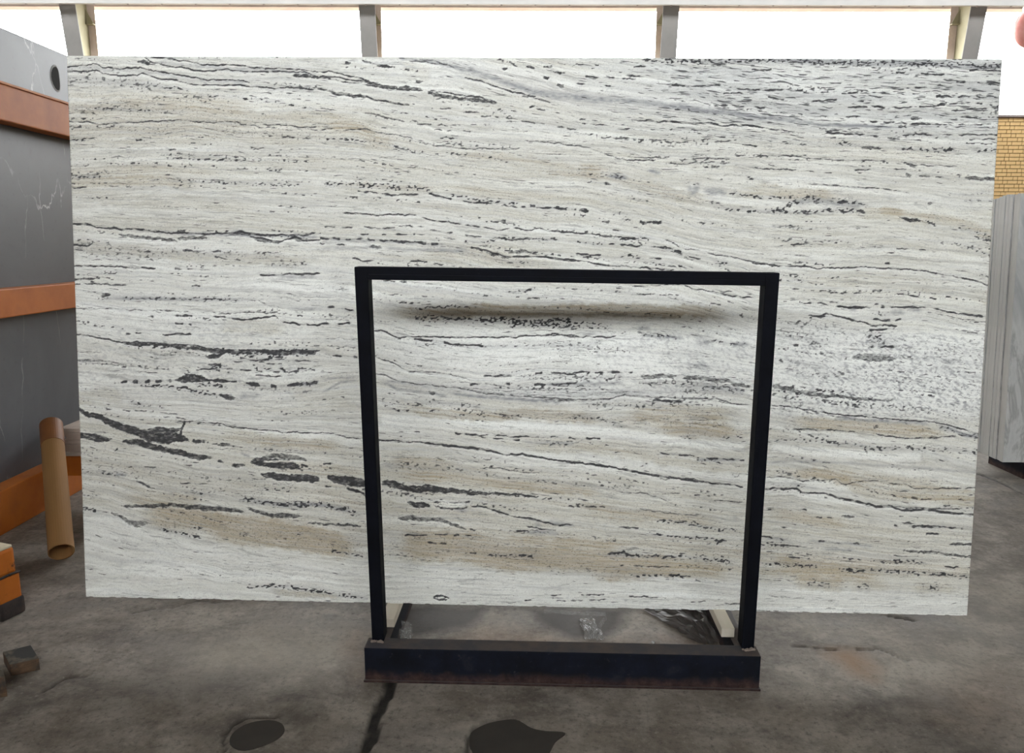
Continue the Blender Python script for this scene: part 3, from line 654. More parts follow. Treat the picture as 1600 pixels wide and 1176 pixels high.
n1 = k.noise(v, 1.1, 6, .6, .6); n2 = k.noise(v, 5.5, 8, .68, .4); n3 = k.noise(v, 48, 8, .78); n4 = k.noise(k.coord((1,1.5,1), rot=(0,0,.5)), 3.0, 10, .74, .3)
c = k.ramp(n1, [(.3, lin(92,84,76)), (.5, lin(116,108,98)), (.7, lin(109,106,104))])
c = k.mix(k.ramp(n2, [(.44, 0.0), (.60, .9)]), c, lin(139,132,123))
c = k.mix(k.ramp(n4, [(.49, 0.0), (.66, .8)]), c, lin(74,68,63))
c = k.mix(k.ramp(n3, [(.52, 0.0), (.66, .75)]), c, lin(66,61,57))
c = k.mix(k.ramp(n3, [(.34, .5), (.44, 0.0)]), c, lin(156,150,141))
at = k.n('ShaderNodeAttribute', attribute_name='marks'); sp = k.n('ShaderNodeSeparateColor'); k.link(at.outputs['Color'], sp.inputs['Color'])
c = k.mix(k.math('MULTIPLY', at.outputs['Alpha'], .7), c, lin(152,144,132))
c = k.mix(k.math('MULTIPLY', sp.outputs['Blue'], k.ramp(n2, [(.3, .3), (.6, .8)])), c, lin(126,98,72))
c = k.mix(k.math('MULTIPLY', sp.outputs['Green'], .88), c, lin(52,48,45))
c = k.mix(sp.outputs['Red'], c, k.ramp(n3, [(.4, lin(26,24,22)), (.66, lin(44,41,37)), (.72, lin(170,166,158))]))
k.base(c); k.rough(k.ramp(n2, [(.3, .62), (.7, .85)])); k.b.inputs['Specular IOR Level'].default_value = .35
k.bump(k.mix(.5, n3, n2), .55, .006)
me.materials.append(k.m)
floor = bpy.data.objects.new('floor', me); COL.objects.link(floor); struct(floor, 'worn grey concrete floor with a dark joint and stains')

# bare ground outside the hall
bm = bmesh.new()
for x0, x1, y0, y1 in ((-90, 90, WALL_Y + .3, 110), (-90, 90, -100, NEAR_Y - .3), (-90, -END_X - .3, NEAR_Y - .3, WALL_Y + .3), (END_X + .3, 90, NEAR_Y - .3, WALL_Y + .3)):
    bm_box(bm, x0, x1, y0, y1, -.3, -.02)
struct(obj('ground', bm, blotchy('dusty_ground', lin(120,110,96), lin(140,130,114), .4, .95, bump=0)), 'bare dusty ground outside the hall')
# ---------------------------------------------------------------- walls and roof of the hall
wall = box('wall_back', (-END_X, WALL_Y, 0), (END_X, WALL_Y + .25, SILL_Z - .04), M['mortar']); struct(wall, 'yellow brick wall under the open strip')
C_H, ST_L, HD_L, JT = .0725, .186, .078, .012
def brick_mesh(L, name):
    bm = bmesh.new(); bm_box(bm, 0, L, -.012, .02, 0, C_H - JT); me = bpy.data.meshes.new(name)
    bmesh.ops.recalc_face_normals(bm, faces=bm.faces); bm.to_mesh(me); bm.free(); me.materials.append(M['brick']); return me
bst, bhd = brick_mesh(ST_L, 'brick_stretcher'), brick_mesh(HD_L, 'brick_header')
bricks = []
row = 0; z = SILL_Z - .045 - C_H
while z > .02:
    x = -12.0 + (row % 2) * (ST_L * .5 + .03) + (row % 5) * .02; j = row
    while x < 12.0:
        st = j % 2 == 0; L = ST_L if st else HD_L
        bricks.append((x, z, st)); x += L + JT; j += 1
    z -= C_H; row += 1
cxb = at_y(1582, 240, WALL_Y)
bricks.sort(key=lambda b: (abs(b[0] + .1 - cxb.x) / .9) ** 2 + ((b[1] - cxb.z) / 1.1) ** 2)
for x, z, st in bricks[:300]:
    o = bpy.data.objects.new('brick', bst if st else bhd); COL.objects.link(o)
    o.location = (x, WALL_Y - random.uniform(0, .003), z); o.parent = wall
bm = bmesh.new()
for x, z, st in bricks[300:]:
    if x > 3.0 or abs(x) < 12: bm_box(bm, x, x + (ST_L if st else HD_L), WALL_Y - .012, WALL_Y + .01, z, z + C_H - JT)
o = obj('bricks', bm, M['brick'], wall); o['kind'] = 'stuff'
cop = box('trim_1', (-END_X, WALL_Y - .05, SILL_Z - .04), (END_X, WALL_Y + .29, SILL_Z), M['coping'], bevel=.006); struct(cop, 'thin grey coping along the brick wall')
bm = bmesh.new(); bm_box(bm, -END_X, END_X, NEAR_Y - .25, NEAR_Y, 0, SILL_Z); bm_box(bm, NEAR_X1, END_X, NEAR_Y - .25, NEAR_Y, SILL_Z, EAVE_Z + .3)
w = obj('wall_front', bm, M['plaster']); struct(w)
w = box('wall_left', (-END_X - .25, NEAR_Y - .25, 0), (-END_X, WALL_Y + .25, 7.4), M['plaster']); struct(w)
w = box('wall_right', (END_X, NEAR_Y - .25, 0), (END_X + .25, WALL_Y + .25, 7.4), M['plaster']); struct(w)
bm = bmesh.new(); mid = (WALL_Y + NEAR_Y) / 2
rz = lambda y: float(np.interp(y, [mid, WALL_Y + .6], [7.5, EAVE_Z + .3]))
for a, b in (((NEAR_Y - .6, EAVE_Z + .3), (mid, 7.5)), ((mid, 7.5), (ADDED_SKYLIGHT[0], rz(ADDED_SKYLIGHT[0]))), ((ADDED_SKYLIGHT[1], rz(ADDED_SKYLIGHT[1])), (WALL_Y + .6, EAVE_Z + .3))):
    bm_hexa(bm, [(-END_X-.3, a[0], a[1]), (END_X+.3, a[0], a[1]), (END_X+.3, b[0], b[1]), (-END_X-.3, b[0], b[1]),
                 (-END_X-.3, a[0], a[1]+.08), (END_X+.3, a[0], a[1]+.08), (END_X+.3, b[0], b[1]+.08), (-END_X-.3, b[0], b[1]+.08)])
struct(obj('ceiling', bm, M['roof']))
# eave beam at the far wall and the one above the camera side
ez = at_y(800, 12.5, WALL_Y).z
o = box('trim_2', (-END_X, WALL_Y - .02, ez), (END_X, WALL_Y + .2, EAVE_Z + .4), M['eave'], bevel=.004); struct(o, 'thin pinkish eave beam above the open strip')
o = box('trim_3', (-END_X, NEAR_Y - .2, NEAR_TOP), (NEAR_X1, NEAR_Y, EAVE_Z + .4), M['eave']); struct(o)

# ---------------------------------------------------------------- runway beam and columns
CB_Y = WALL_Y - .86
bz = at_y(800, 7.0, CB_Y).z
rb = thing('runway_beam', 'long light grey steel beam running along the top edge of the hall', 'beam', (0, CB_Y, bz))
bm = bmesh.new(); bm_box(bm, -END_X, END_X, -.012, .0, .0, .34, .002); obj('web', bm, M['grey_steel'], rb)
bm = bmesh.new(); bm_box(bm, -END_X, END_X, .0, .05, .0, .014, .002); obj('lower_flange', bm, M['grey_steel'], rb)
bm = bmesh.new(); bm_box(bm, -END_X, END_X, .0, .05, .326, .34, .002); obj('upper_flange', bm, M['grey_steel'], rb)
bmb = None
for i in range(40):
    bm = bmesh.new(); bm_tube(bm, [(0,0,-.012),(0,0,.002)], .018, 6)
    if bmb is None: bmb = obj('bolt', bm, M['coping'], rb)
    else: bm.free()
    o = bmb if i == 0 else bmb.copy()
    if i: COL.objects.link(o)
    o.location = (-11.6 + i * .6, .03, 0)
def web_depth(z): return float(np.interp(z, [0, 3.2, 4.2, 5.8], [.2, .26, .42, .66]))
def column(px, label, side):
    X0 = at_y(px, 50, WALL_Y).x; yo = WALL_Y - .06; top = EAVE_Z + .16; HW = .145
    t = thing('steel_column', label, 'column', (X0, yo, 0), 0, 'tapered steel columns along the brick wall')
    zs = [0, 3.2, 4.2, 5.0, 5.6, top]
    bm = bmesh.new(); bm_box(bm, -HW, HW, -.0, .014, 0, top, .001); obj('outer_flange', bm, M['eave'], t)
    bm = bmesh.new()
    A = [bm.verts.new((s*.005, 0, z)) for z in zs for s in (-1, 1)]; B = [bm.verts.new((s*.005, -web_depth(z), z)) for z in zs for s in (-1, 1)]
    for i in range(len(zs)-1):
        for s in (0, 1): bm.faces.new((A[2*i+s], A[2*i+2+s], B[2*i+2+s], B[2*i+s]))
    bm.faces.new((A[0], A[1], B[1], B[0])); bm.faces.new((A[-2], A[-1], B[-1], B[-2]))
    obj('web', bm, M['steel_paint'], t)
    bm = bmesh.new()
    for z0, z1 in zip(zs, zs[1:]):
        a, b = -web_depth(z0), -web_depth(z1)
        bm_hexa(bm, [(-HW,a,z0),(HW,a,z0),(HW,a-.014,z0),(-HW,a-.014,z0),(-HW,b,z1),(HW,b,z1),(HW,b-.014,z1),(-HW,b-.014,z1)])
    bmesh.ops.remove_doubles(bm, verts=bm.verts, dist=1e-5)
    obj('inner_flange', bm, M['flange'], t)
    g1 = at_y(px, 38, WALL_Y - .1).z; g2 = at_y(px, 14, WALL_Y - .1).z
    for s in (-1, 1):
        bm = bmesh.new()
        for y in (-.05, -.062):
            pass
        v = [bm.verts.new((s*a, y, z)) for y in (-.05, -.062) for a, z in ((.006, g1), (.15, g1), (.006, g2))]
        bm.faces.new(v[:3]); bm.faces.new(v[3:][::-1])
        for i in range(3): bm.faces.new((v[i], v[(i+1) % 3], v[3+(i+1) % 3], v[3+i]))
        obj('gusset', bm, M['steel_paint'], t)
        bm = bmesh.new(); bm_box(bm, min(s*.006, s*.15), max(s*.006, s*.15), -.1, 0, g1 - .012, g1, .001); obj('stiffener', bm, M['steel_paint'], t)
column(141, 'leftmost tapered steel column, above the dark stone block', 1)
column(585, 'second tapered steel column from the left, rising behind the slab', 1)
column(1036, 'third tapered steel column from the left, rising behind the slab', -1)
column(1492, 'rightmost tapered steel column, near the hanging red block', -1)
# ---------------------------------------------------------------- the travertine slab
SW, SH, ST = 3.13, 1.889, .022
a, l, q = math.radians(-1.45), math.radians(5.336), math.radians(-.411)
ex = np.array([math.cos(a), math.sin(a), 0]); nn = np.array([-math.sin(a), math.cos(a), 0])
ez = np.array([0, 0, 1]) * math.cos(l) + nn * math.sin(l)
SXA = ex * math.cos(q) + ez * math.sin(q); SZA = -ex * math.sin(q) + ez * math.cos(q); SNA = np.cross(SZA, SXA)
SO = np.array([.031, 2.478, .135])
NXS, NYS = 760, 900
uu, vv = np.meshgrid(np.linspace(-SW/2, SW/2, NXS), np.linspace(0, SH, NYS))
Pw = SO + uu[..., None] * SXA + vv[..., None] * SZA
SX, SY = project(Pw)
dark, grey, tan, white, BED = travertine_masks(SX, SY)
# chipped lower edge
edge = np.zeros_like(vv); edge[0] = .006 * np.maximum(0, vnoise(SX[0] / 7, SX[0] * 0 + 3.3, 5) - .55) * 2
co = np.stack([uu, .0012 * np.minimum(1, dark * 1.2), vv + edge], -1).reshape(-1, 3)
# rim and back of the slab
per = np.concatenate([np.arange(NXS), np.arange(1, NYS) * NXS + NXS - 1, (NYS - 1) * NXS + np.arange(NXS - 2, -1, -1), np.arange(NYS - 2, 0, -1) * NXS])
nfront = len(co)
rim = co[per].copy(); rim[:, 1] = ST
co_all = np.concatenate([co, rim])
idx = np.arange(NXS * NYS).reshape(NYS, NXS)
fq = np.stack([idx[:-1,:-1], idx[:-1,1:], idx[1:,1:], idx[1:,:-1]], -1).reshape(-1, 4)
n = len(per); ar = np.arange(n); nx_ = (ar + 1) % n
rq = np.stack([per, nfront + ar, nfront + nx_, per[nx_]], -1)
# back face as one ngon
quads = np.concatenate([fq, rq])
me = bpy.data.meshes.new('travertine_slab')
me.vertices.add(len(co_all)); me.vertices.foreach_set('co', co_all.astype(np.float32).ravel())
nl = quads.size + n
li = np.concatenate([quads.ravel(), nfront + ar[::-1]]).astype(np.int32)
me.loops.add(nl); me.loops.foreach_set('vertex_index', li)
me.polygons.add(len(quads) + 1)
me.polygons.foreach_set('loop_start', np.concatenate([np.arange(0, quads.size, 4), [quads.size]]).astype(np.int32))
me.update(calc_edges=True)
def ext(a): f = a.ravel(); return np.concatenate([f, f[per]])
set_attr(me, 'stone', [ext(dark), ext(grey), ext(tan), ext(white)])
set_attr(me, 'bedding', [ext(SX / 100), ext(BED / 100), ext(SY / 100), ext(sstep(850, 1150, SX) * sstep(270, 170, SY) + .3 * sstep(330, 150, SY))])
k = NT('travertine'); v = k.coord()
at = k.n('ShaderNodeAttribute', attribute_name='stone'); sp = k.n('ShaderNodeSeparateColor'); k.link(at.outputs['Color'], sp.inputs['Color'])
bd = k.n('ShaderNodeAttribute', attribute_name='bedding')
def bnoise(sx, sy, detail=3, rough=.6, seed=0.0, d=0.0):
    mp = k.n('ShaderNodeMapping'); mp.inputs['Scale'].default_value = (sx, sy, 0); mp.inputs['Location'].default_value = (seed, seed * 1.7, seed * .3)
    k.link(bd.outputs['Vector'], mp.inputs['Vector']); return k.noise(mp.outputs['Vector'], 1.0, detail, rough, d)
fine = bnoise(2.2, 34, 6, .62, 1.0); lines = bnoise(3.4, 42, 4, .6, 5.0, .3); wide = bnoise(.5, 7, 3, .5, 9.0)
dots = bnoise(26, 46, 2, .5, 13.0); grain = k.noise(v, 260, 3, .6); cloud = k.noise(k.coord((1.2, 1, 3.2)), 1.4, 3, .5)
c = k.ramp(fine, [(.28, lin(196,195,186)), (.5, lin(218,218,211)), (.72, lin(234,235,230))])
c = k.mix(k.math('MULTIPLY', bd.outputs['Alpha'], .35, True), c, lin(208,213,216))
c = k.mix(at.outputs['Alpha'], c, lin(246,248,244))
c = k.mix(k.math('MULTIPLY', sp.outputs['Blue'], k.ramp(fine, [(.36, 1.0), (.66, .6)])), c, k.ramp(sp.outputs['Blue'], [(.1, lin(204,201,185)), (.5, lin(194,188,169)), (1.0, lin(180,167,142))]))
c = k.mix(k.math('MULTIPLY', k.ramp(lines, [(.55, 0.0), (.67, .55)]), k.ramp(wide, [(.38, .3), (.56, 1.0)])), c, lin(140,140,138))
c = k.mix(sp.outputs['Green'], c, lin(146,147,151))
c = k.mix(k.math('MULTIPLY', k.ramp(dots, [(.66, 0.0), (.72, .8)]), k.ramp(wide, [(.5, .0), (.64, 1.0)])), c, lin(70,70,72))
c = k.mix(k.ramp(grain, [(.55, 0.0), (.66, .36)]), c, lin(122,119,112))
pep = bnoise(30, 48, 2, .6, 57.0)
c = k.mix(k.math('MULTIPLY', k.ramp(pep, [(.60, 0.0), (.66, .8)]), k.ramp(sp.outputs['Blue'], [(.15, .12), (.6, .8)])), c, lin(84,80,74))
rd = sp.outputs['Red']
rag = k.math('MULTIPLY', k.math('SUBTRACT', bnoise(18, 34, 4, .7, 21.0), .5), k.math('MULTIPLY', k.math('SUBTRACT', 1.0, rd), k.math('MULTIPLY', rd, 6.0)))
dk = k.ramp(k.math('ADD', rd, rag, True), [(.26, 0.0), (.86, .96)])
c = k.mix(dk, c, k.ramp(bnoise(12, 22, 4, .65, 31.0), [(.36, lin(36,36,40)), (.56, lin(62,62,66)), (.7, lin(118,118,118))]))
dash = bnoise(5.2, 50, 1.5, .5, 41.0, .2); gate = bnoise(.55, 14, 2, .5, 47.0)
gt = k.math('ADD', k.math('MULTIPLY', k.math('SUBTRACT', gate, .5), .22), k.math('MULTIPLY', bd.outputs['Alpha'], .085))
c = k.mix(k.math('MULTIPLY', k.ramp(k.math('ADD', dash, gt), [(.70, 0.0), (.745, 1.0)]), .85), c, lin(52,52,56))
k.base(c); k.rough(k.ramp(rd, [(0.0, .55), (1.0, .8)])); k.b.inputs['Specular IOR Level'].default_value = .3
k.bump(grain, .12, .002)
me.materials.append(k.m)
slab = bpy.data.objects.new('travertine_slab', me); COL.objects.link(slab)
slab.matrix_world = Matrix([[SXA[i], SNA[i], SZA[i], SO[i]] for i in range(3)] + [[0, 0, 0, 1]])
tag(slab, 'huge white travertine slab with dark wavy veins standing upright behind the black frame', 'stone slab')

# ---------------------------------------------------------------- the black steel stand
k = NT('black_steel'); v = k.coord()
n1 = k.noise(v, 9, 6, .65); n2 = k.noise(v, 40, 6, .7)
c = k.ramp(n1, [(.3, lin(9,10,14)), (.6, lin(16,18,25)), (.8, lin(26,26,30))])
c = k.mix(k.ramp(n2, [(.66, 0.0), (.78, .4)]), c, lin(60,56,55))
k.base(c); k.rough(k.ramp(n1, [(.3, .55), (.7, .75)])); k.b.inputs['Specular IOR Level'].default_value = .07; k.bump(n2, .15, .002); M['black'] = k.m
k = NT('black_steel_rusty_foot'); v = k.coord()
n1 = k.noise(v, 9, 6, .65); n2 = k.noise(v, 38, 6, .7); sx = k.n('ShaderNodeSeparateXYZ'); tc = k.n('ShaderNodeTexCoord'); k.link(tc.outputs['Object'], sx.inputs[0])
hz = k.math('ADD', sx.outputs['Z'], k.math('MULTIPLY', k.math('SUBTRACT', n1, .5), .07))
c = k.ramp(n1, [(.3, lin(10,12,17)), (.6, lin(18,22,34)), (.8, lin(40,40,44))])
c = k.mix(k.ramp(n2, [(.6, 0.0), (.75, .5)]), c, lin(74,70,70))
mr = k.n('ShaderNodeMapRange'); mr.inputs[1].default_value = .042; mr.inputs[2].default_value = .015; k.link(hz, mr.inputs[0])
c = k.mix(k.math('MULTIPLY', mr.outputs[0], .65), c, k.ramp(n2, [(.35, lin(46,32,29)), (.65, lin(82,64,57))]))
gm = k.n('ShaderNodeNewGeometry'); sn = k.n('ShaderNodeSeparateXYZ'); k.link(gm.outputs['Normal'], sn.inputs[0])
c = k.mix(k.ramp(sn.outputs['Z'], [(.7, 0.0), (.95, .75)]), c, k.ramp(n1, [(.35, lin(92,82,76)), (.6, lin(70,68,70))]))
k.base(c); k.rough(.6); k.b.inputs['Specular IOR Level'].default_value = .16; k.bump(n2, .25, .003); M['black_foot'] = k.m
M['weld'] = blotchy('dusty_weld', lin(110,98,90), lin(140,126,116), 30, .8, bump=.4)
M['batten'] = blotchy('pale_batten', lin(196,186,168), lin(216,208,192), 6, .8, stretch=(1,.2,1), bump=.15)
fyaw = math.radians(-2.037); FO = Vector((.158, 2.204, 0))
stand = thing('slab_stand', 'black painted steel stand with an open rectangular frame in front of the slab', 'slab stand', FO, fyaw)
FM = Matrix.Translation(FO) @ Matrix.Rotation(fyaw, 4, 'Z'); FMI = FM.inverted()
fn = FM.to_3x3() @ Vector((0, 1, 0))
flean = math.radians(-1.64)
BH, BD = .118, .066
box('base_beam', (-.634, 0, .001), (.634, BD, BH), M['black_foot'], stand, .004)
box('foot_plate', (-.637, -.006, 0), (.637, BD, .007), M['black_foot'], stand, .001)
# corners of the upright frame on its own leaning plane
p0 = FM @ Vector((0, .042, BH)); nrm = FM.to_3x3() @ Vector((0, math.cos(flean), -math.sin(flean)))
def fpt(px, py): return FMI @ at_plane(px, py, p0, nrm)
TL, TR, BR, BL = fpt(553, 416.5), fpt(1219, 426), fpt(1178.5, 1012), fpt(581, 1001)
PW, PD = .040, .056
def post(name, top, bot, s):
    # extend down to just above the floor; s: +1 the tube lies right of the outer edge
    d = (top - bot); bot = bot - d * ((bot.z - .004) / d.z) if False else bot
    bt = bot + d * ((BH - bot.z) / d.z)
    bm = bmesh.new()
    P_ = [bt, bt + Vector((s*PW, 0, 0)), bt + Vector((s*PW, PD, 0)), bt + Vector((0, PD, 0))]
    T_ = [p + d * ((top.z - BH) / d.z) for p in P_]
    bm_hexa(bm, P_ + T_, .004); return obj(name, bm, M['black'], stand)
post('post', TL, BL, 1); post('post', TR, BR, -1)
bm = bmesh.new(); w_ = .038
A, B = TL + Vector((PW - .002, .001, 0)), TR + Vector((-PW + .002, .001, 0))
bm_hexa(bm, [A + Vector((0,0,-w_)), B + Vector((0,0,-w_)), B + Vector((0,PD-.002,-w_)), A + Vector((0,PD-.002,-w_)), A, B, B + Vector((0,PD-.002,0)), A + Vector((0,PD-.002,0))], .003)
obj('top_bar', bm, M['black'], stand)
bm = bmesh.new()
bm_hexa(bm, [A + Vector((.004,-.004,-w_)), B + Vector((-.004,-.004,-w_)), B + Vector((-.004,.004,-w_)), A + Vector((.004,.004,-w_)), A + Vector((.004,-.004,-.022)), B + Vector((-.004,-.004,-.022)), B + Vector((-.004,.004,-.022)), A + Vector((.004,.004,-.022))], .0015)
obj('angle_lip', bm, M['black'], stand)
for c_, s in ((TL, 1), (TR, -1)):
    bt = BL if s > 0 else BR
    bm = bmesh.new()
    for i in range(6):
        bmesh.ops.create_icosphere(bm, subdivisions=1, radius=random.uniform(.004, .008), matrix=Matrix.Translation(Vector((bt.x + s*(.002 + i*.007), .036 + random.uniform(-.004,.004), BH + .001))))
    obj('weld', bm, M['weld'], stand)
for s, xa in ((-1, BL.x), (1, BR.x)):
    x0, x1 = (xa, xa + .05) if s < 0 else (xa - .05, xa)
    box('base_arm', (x0, BD, .001), (x1, .78, .1), M['black_foot'], stand, .003)
    # rear support, parallel to the slab
    bm = bmesh.new(); y0 = .40; dy = math.tan(l) * 1.25
    bm_hexa(bm, [(x0, y0, .1), (x1, y0, .1), (x1, y0+.05, .1), (x0, y0+.05, .1), (x0, y0+dy, 1.35), (x1, y0+dy, 1.35), (x1, y0+dy+.05, 1.35), (x0, y0+dy+.05, 1.35)], .003)
    obj('rear_post', bm, M['black'], stand)
    bm = bmesh.new(); bm_hexa(bm, [(x0, .70, .1), (x1, .70, .1), (x1, .75, .1), (x0, .75, .1), (x0, y0+dy*.86+.05, 1.15), (x1, y0+dy*.86+.05, 1.15), (x1, y0+dy*.86+.09, 1.15), (x0, y0+dy*.86+.09, 1.15)], .003)
    obj('brace', bm, M['black'], stand)
box('rear_bar', (BL.x, .40 + math.tan(l)*1.25 + .002, 1.35), (BR.x, .45 + math.tan(l)*1.25, 1.39), M['black'], stand, .003)
for pl, pr, py in ((604, 618, 966), (1122, 1148, 981)):
    A = FMI @ at_z(pl, py, .133); B = FMI @ at_z(pr if pl > 1000 else pr - 2, py, .133)
    x0 = A.x - (.02 if pl < 1000 else -.012); x1 = B.x
    box('batten', (x0, A.y, .1), (x1, .42, .1335), M['batten'], stand, .003)
# ---------------------------------------------------------------- dark stone and its orange rack (left)
RX = at_z(0, 838, 0).x                      # front side of the rack's beams
def orange_paint(name, dirt):
    k = NT(name); v = k.coord(); n1 = k.noise(v, 4, 6, .6); n2 = k.noise(v, 14, 8, .7, .5)
    c = k.ramp(n1, [(.3, lin(152,80,22)), (.6, lin(176,98,30)), (.8, lin(156,88,34))])
    c = k.mix(k.ramp(n2, [(dirt, 0.0), (dirt + .06, .85)]), c, lin(74,44,28))
    k.base(c); k.rough(.55); k.b.inputs['Specular IOR Level'].default_value = .35; k.bump(n2, .15, .003); return k.m
M['orange'] = orange_paint('orange_paint', .68); M['orange_worn'] = orange_paint('worn_orange_paint', .58)
rack = thing('storage_rack', 'orange steel storage rack holding the dark stone block', 'rack', (RX, 4.4, 0))
def beam(name, z0, z1, off, d, y0=-6.2, y1=3.2):  # rack runs on unseen with the block, lengthened for its shade
    bm = bmesh.new(); bm_box(bm, off - d, off, y0, y1, z0, z1, .006); b = obj(name, bm, M['orange'], rack); return b
zt = at_x(0, 130, RX).z; zt0 = at_x(0, 187, RX).z
zm = at_x(0, 452, RX).z; zm0 = at_x(0, 498, RX).z
zl = at_x(0, 768, RX).z
beam('top_beam', zt0, zt, 0, .09); beam('middle_beam', zm0, zm, 0, .09); beam('bottom_beam', .0, zl, 0, .095)
bm = bmesh.new(); bm_box(bm, -.085, .006, -6.2, 3.2, zt, zt + .012, .002); obj('top_lip', bm, M['orange'], rack)
for yy in (-6.32, 3.2):
    bm = bmesh.new(); bm_box(bm, -.094, -.0, yy, yy + .12, 0, zt + .1, .006); obj('upright', bm, M['orange'], rack)
tp = at_x(97, 713, RX + .03); CBZ = tp.z; cy = tp.y - 4.4
bm = bmesh.new(); bm_box(bm, .0, .9, cy, cy + .14, CBZ - .11, CBZ, .006); obj('cross_beam', bm, M['orange'], rack)
for xx in (.55,):
    bm = bmesh.new(); bm_box(bm, xx, xx + .12, cy + .01, cy + .13, 0, CBZ - .11, .004); obj('leg', bm, M['orange'], rack)
k = NT('dark_grey_stone'); v = k.coord()
n1 = k.noise(v, 1.3, 5, .6, .5); n2 = k.noise(v, 30, 5, .6)
c = k.ramp(n1, [(.3, lin(72,74,78)), (.7, lin(92,94,98))])
vn = k.n('ShaderNodeTexVoronoi', feature='DISTANCE_TO_EDGE'); vn.inputs['Scale'].default_value = 1.0
mp = k.coord((1, 2.6, .9), rot=(.5, 0, 0)); ds = k.n('ShaderNodeTexNoise'); ds.inputs['Scale'].default_value = 3.0; ds.inputs['Detail'].default_value = 5
k.link(mp, ds.inputs['Vector']); mv = k.n('ShaderNodeVectorMath', operation='MULTIPLY_ADD'); k.link(ds.outputs['Color'], mv.inputs[0]); mv.inputs[1].default_value = (.35, .35, .35); k.link(mp, mv.inputs[2])
k.link(mv.outputs[0], vn.inputs['Vector'])
c = k.mix(k.math('MULTIPLY', k.ramp(vn.outputs['Distance'], [(0.0, .8), (.006, 0.0)]), k.ramp(k.noise(v, 2.2, 3), [(.48, 0.0), (.62, 1.0)])), c, lin(190,190,188))
c = k.mix(k.ramp(n2, [(.6, 0.0), (.7, .3)]), c, lin(60,58,58))
k.base(c); k.rough(.42); k.b.inputs['Specular IOR Level'].default_value = .5; k.bump(n2, .06, .003); M['dark_stone'] = k.m
M['pit'] = blotchy('black_pit', lin(20,19,18), lin(30,28,26), 20, .9)
M['chalk'] = blotchy('chalky_edge', lin(150,152,152), lin(178,178,176), 30, .8)
ztop = at_x(0, 42, RX - .1).z
y_end = at_x(100, 86, RX - .1).y
db = thing('dark_stone_block', 'tall dark grey stone block with white veins held by the orange rack', 'stone block', (RX - .1, 4.4, 0))
bm = bmesh.new(); bm_box(bm, -.32, -.0, -6.1, 3.1, .0, ztop, .008); obj('block', bm, M['dark_stone'], db)  # unseen near end drawn out past the view to shade the left corner
cp = at_x(86, 122, RX - .1)
def ell(bm, r1, r2, xo, th, seg=18, bend=0.0):
    v0 = [bm.verts.new((xo, math.cos(2*math.pi*i/seg)*r1 + bend*math.sin(2*math.pi*i/seg)**2, math.sin(2*math.pi*i/seg)*r2)) for i in range(seg)]
    v1 = [bm.verts.new((xo + th, v.co.y, v.co.z)) for v in v0]
    bm.faces.new(v1); bm.faces.new(v0[::-1])
    for i in range(seg): bm.faces.new((v0[i], v0[(i+1) % seg], v1[(i+1) % seg], v1[i]))
bm = bmesh.new(); ell(bm, .046, .073, -.004, .0055, bend=.012); o = obj('chipped_rim', bm, M['chalk'], db); o.location = (0, cp.y - 4.4, cp.z)
bm = bmesh.new(); ell(bm, .036, .063, -.004, .0075, bend=.014); o = obj('black_hole', bm, M['pit'], db); o.location = (0, cp.y - 4.4, cp.z)
# ---------------------------------------------------------------- stacked tiles on the cross beam
M['tile'] = blotchy('beige_stone_tile', lin(176,160,148), lin(198,184,172), 6, .75)
xt = RX + .03; z = CBZ + .0005
nt = ['bottom', 'second from the bottom', 'third from the bottom', 'middle', 'third from the top', 'second from the top', 'topmost']
for i in range(7):
    jx, jy = random.uniform(-.012, .012), random.uniform(-.008, .008)
    bm = bmesh.new(); bm_box(bm, 0, .6, 0, .22, 0, .021, .002)
    o = obj('stone_tile', bm, M['tile'], loc=None); o.location = (xt + .012 + jx - .01 * (i == 6), tp.y + .004 + jy, z); z += .0225
    tag(o, 'beige stone tile, %s of the flat stack left of the slab' % nt[i], 'stone tile', 'flat stack of stone tiles on the orange cross beam')

# ---------------------------------------------------------------- cardboard tube
M['card'] = blotchy('brown_cardboard', lin(124,90,50), lin(140,102,60), 5, .85, stretch=(1,1,.2), bump=.1)
M['card_dark'] = blotchy('dark_brown_tape', lin(108,66,32), lin(124,78,40), 6, .6)
tb = at_z(96, 862, .045); tt = at_x(80, 664, RX + .075)
d = (tt - tb); Ltube = d.length; d.normalize()
tube = thing('cardboard_tube', 'brown cardboard tube leaning against the orange rack beside the slab', 'tube', tb)
rot = d.to_track_quat('Z', 'Y')
tube.rotation_mode = 'QUATERNION'; tube.rotation_quaternion = rot
def pipe(name, z0, z1, ro, ri, mat):
    bm = bmesh.new(); S = 32; R = []
    for r, z in ((ro, z0), (ro, z1), (ri, z1), (ri, z0)):
        R.append([bm.verts.new((r*math.cos(2*math.pi*i/S), r*math.sin(2*math.pi*i/S), z)) for i in range(S)])
    for A, B in zip(R, R[1:] + R[:1]):
        for i in range(S): bm.faces.new((A[i], A[(i+1) % S], B[(i+1) % S], B[i]))
    return obj(name, bm, mat, tube, smooth=False)
pipe('tube_wall', 0, Ltube, .052, .047, M['card'])
pipe('tape_band', Ltube - .16, Ltube + .002, .0535, .0515, M['card_dark'])

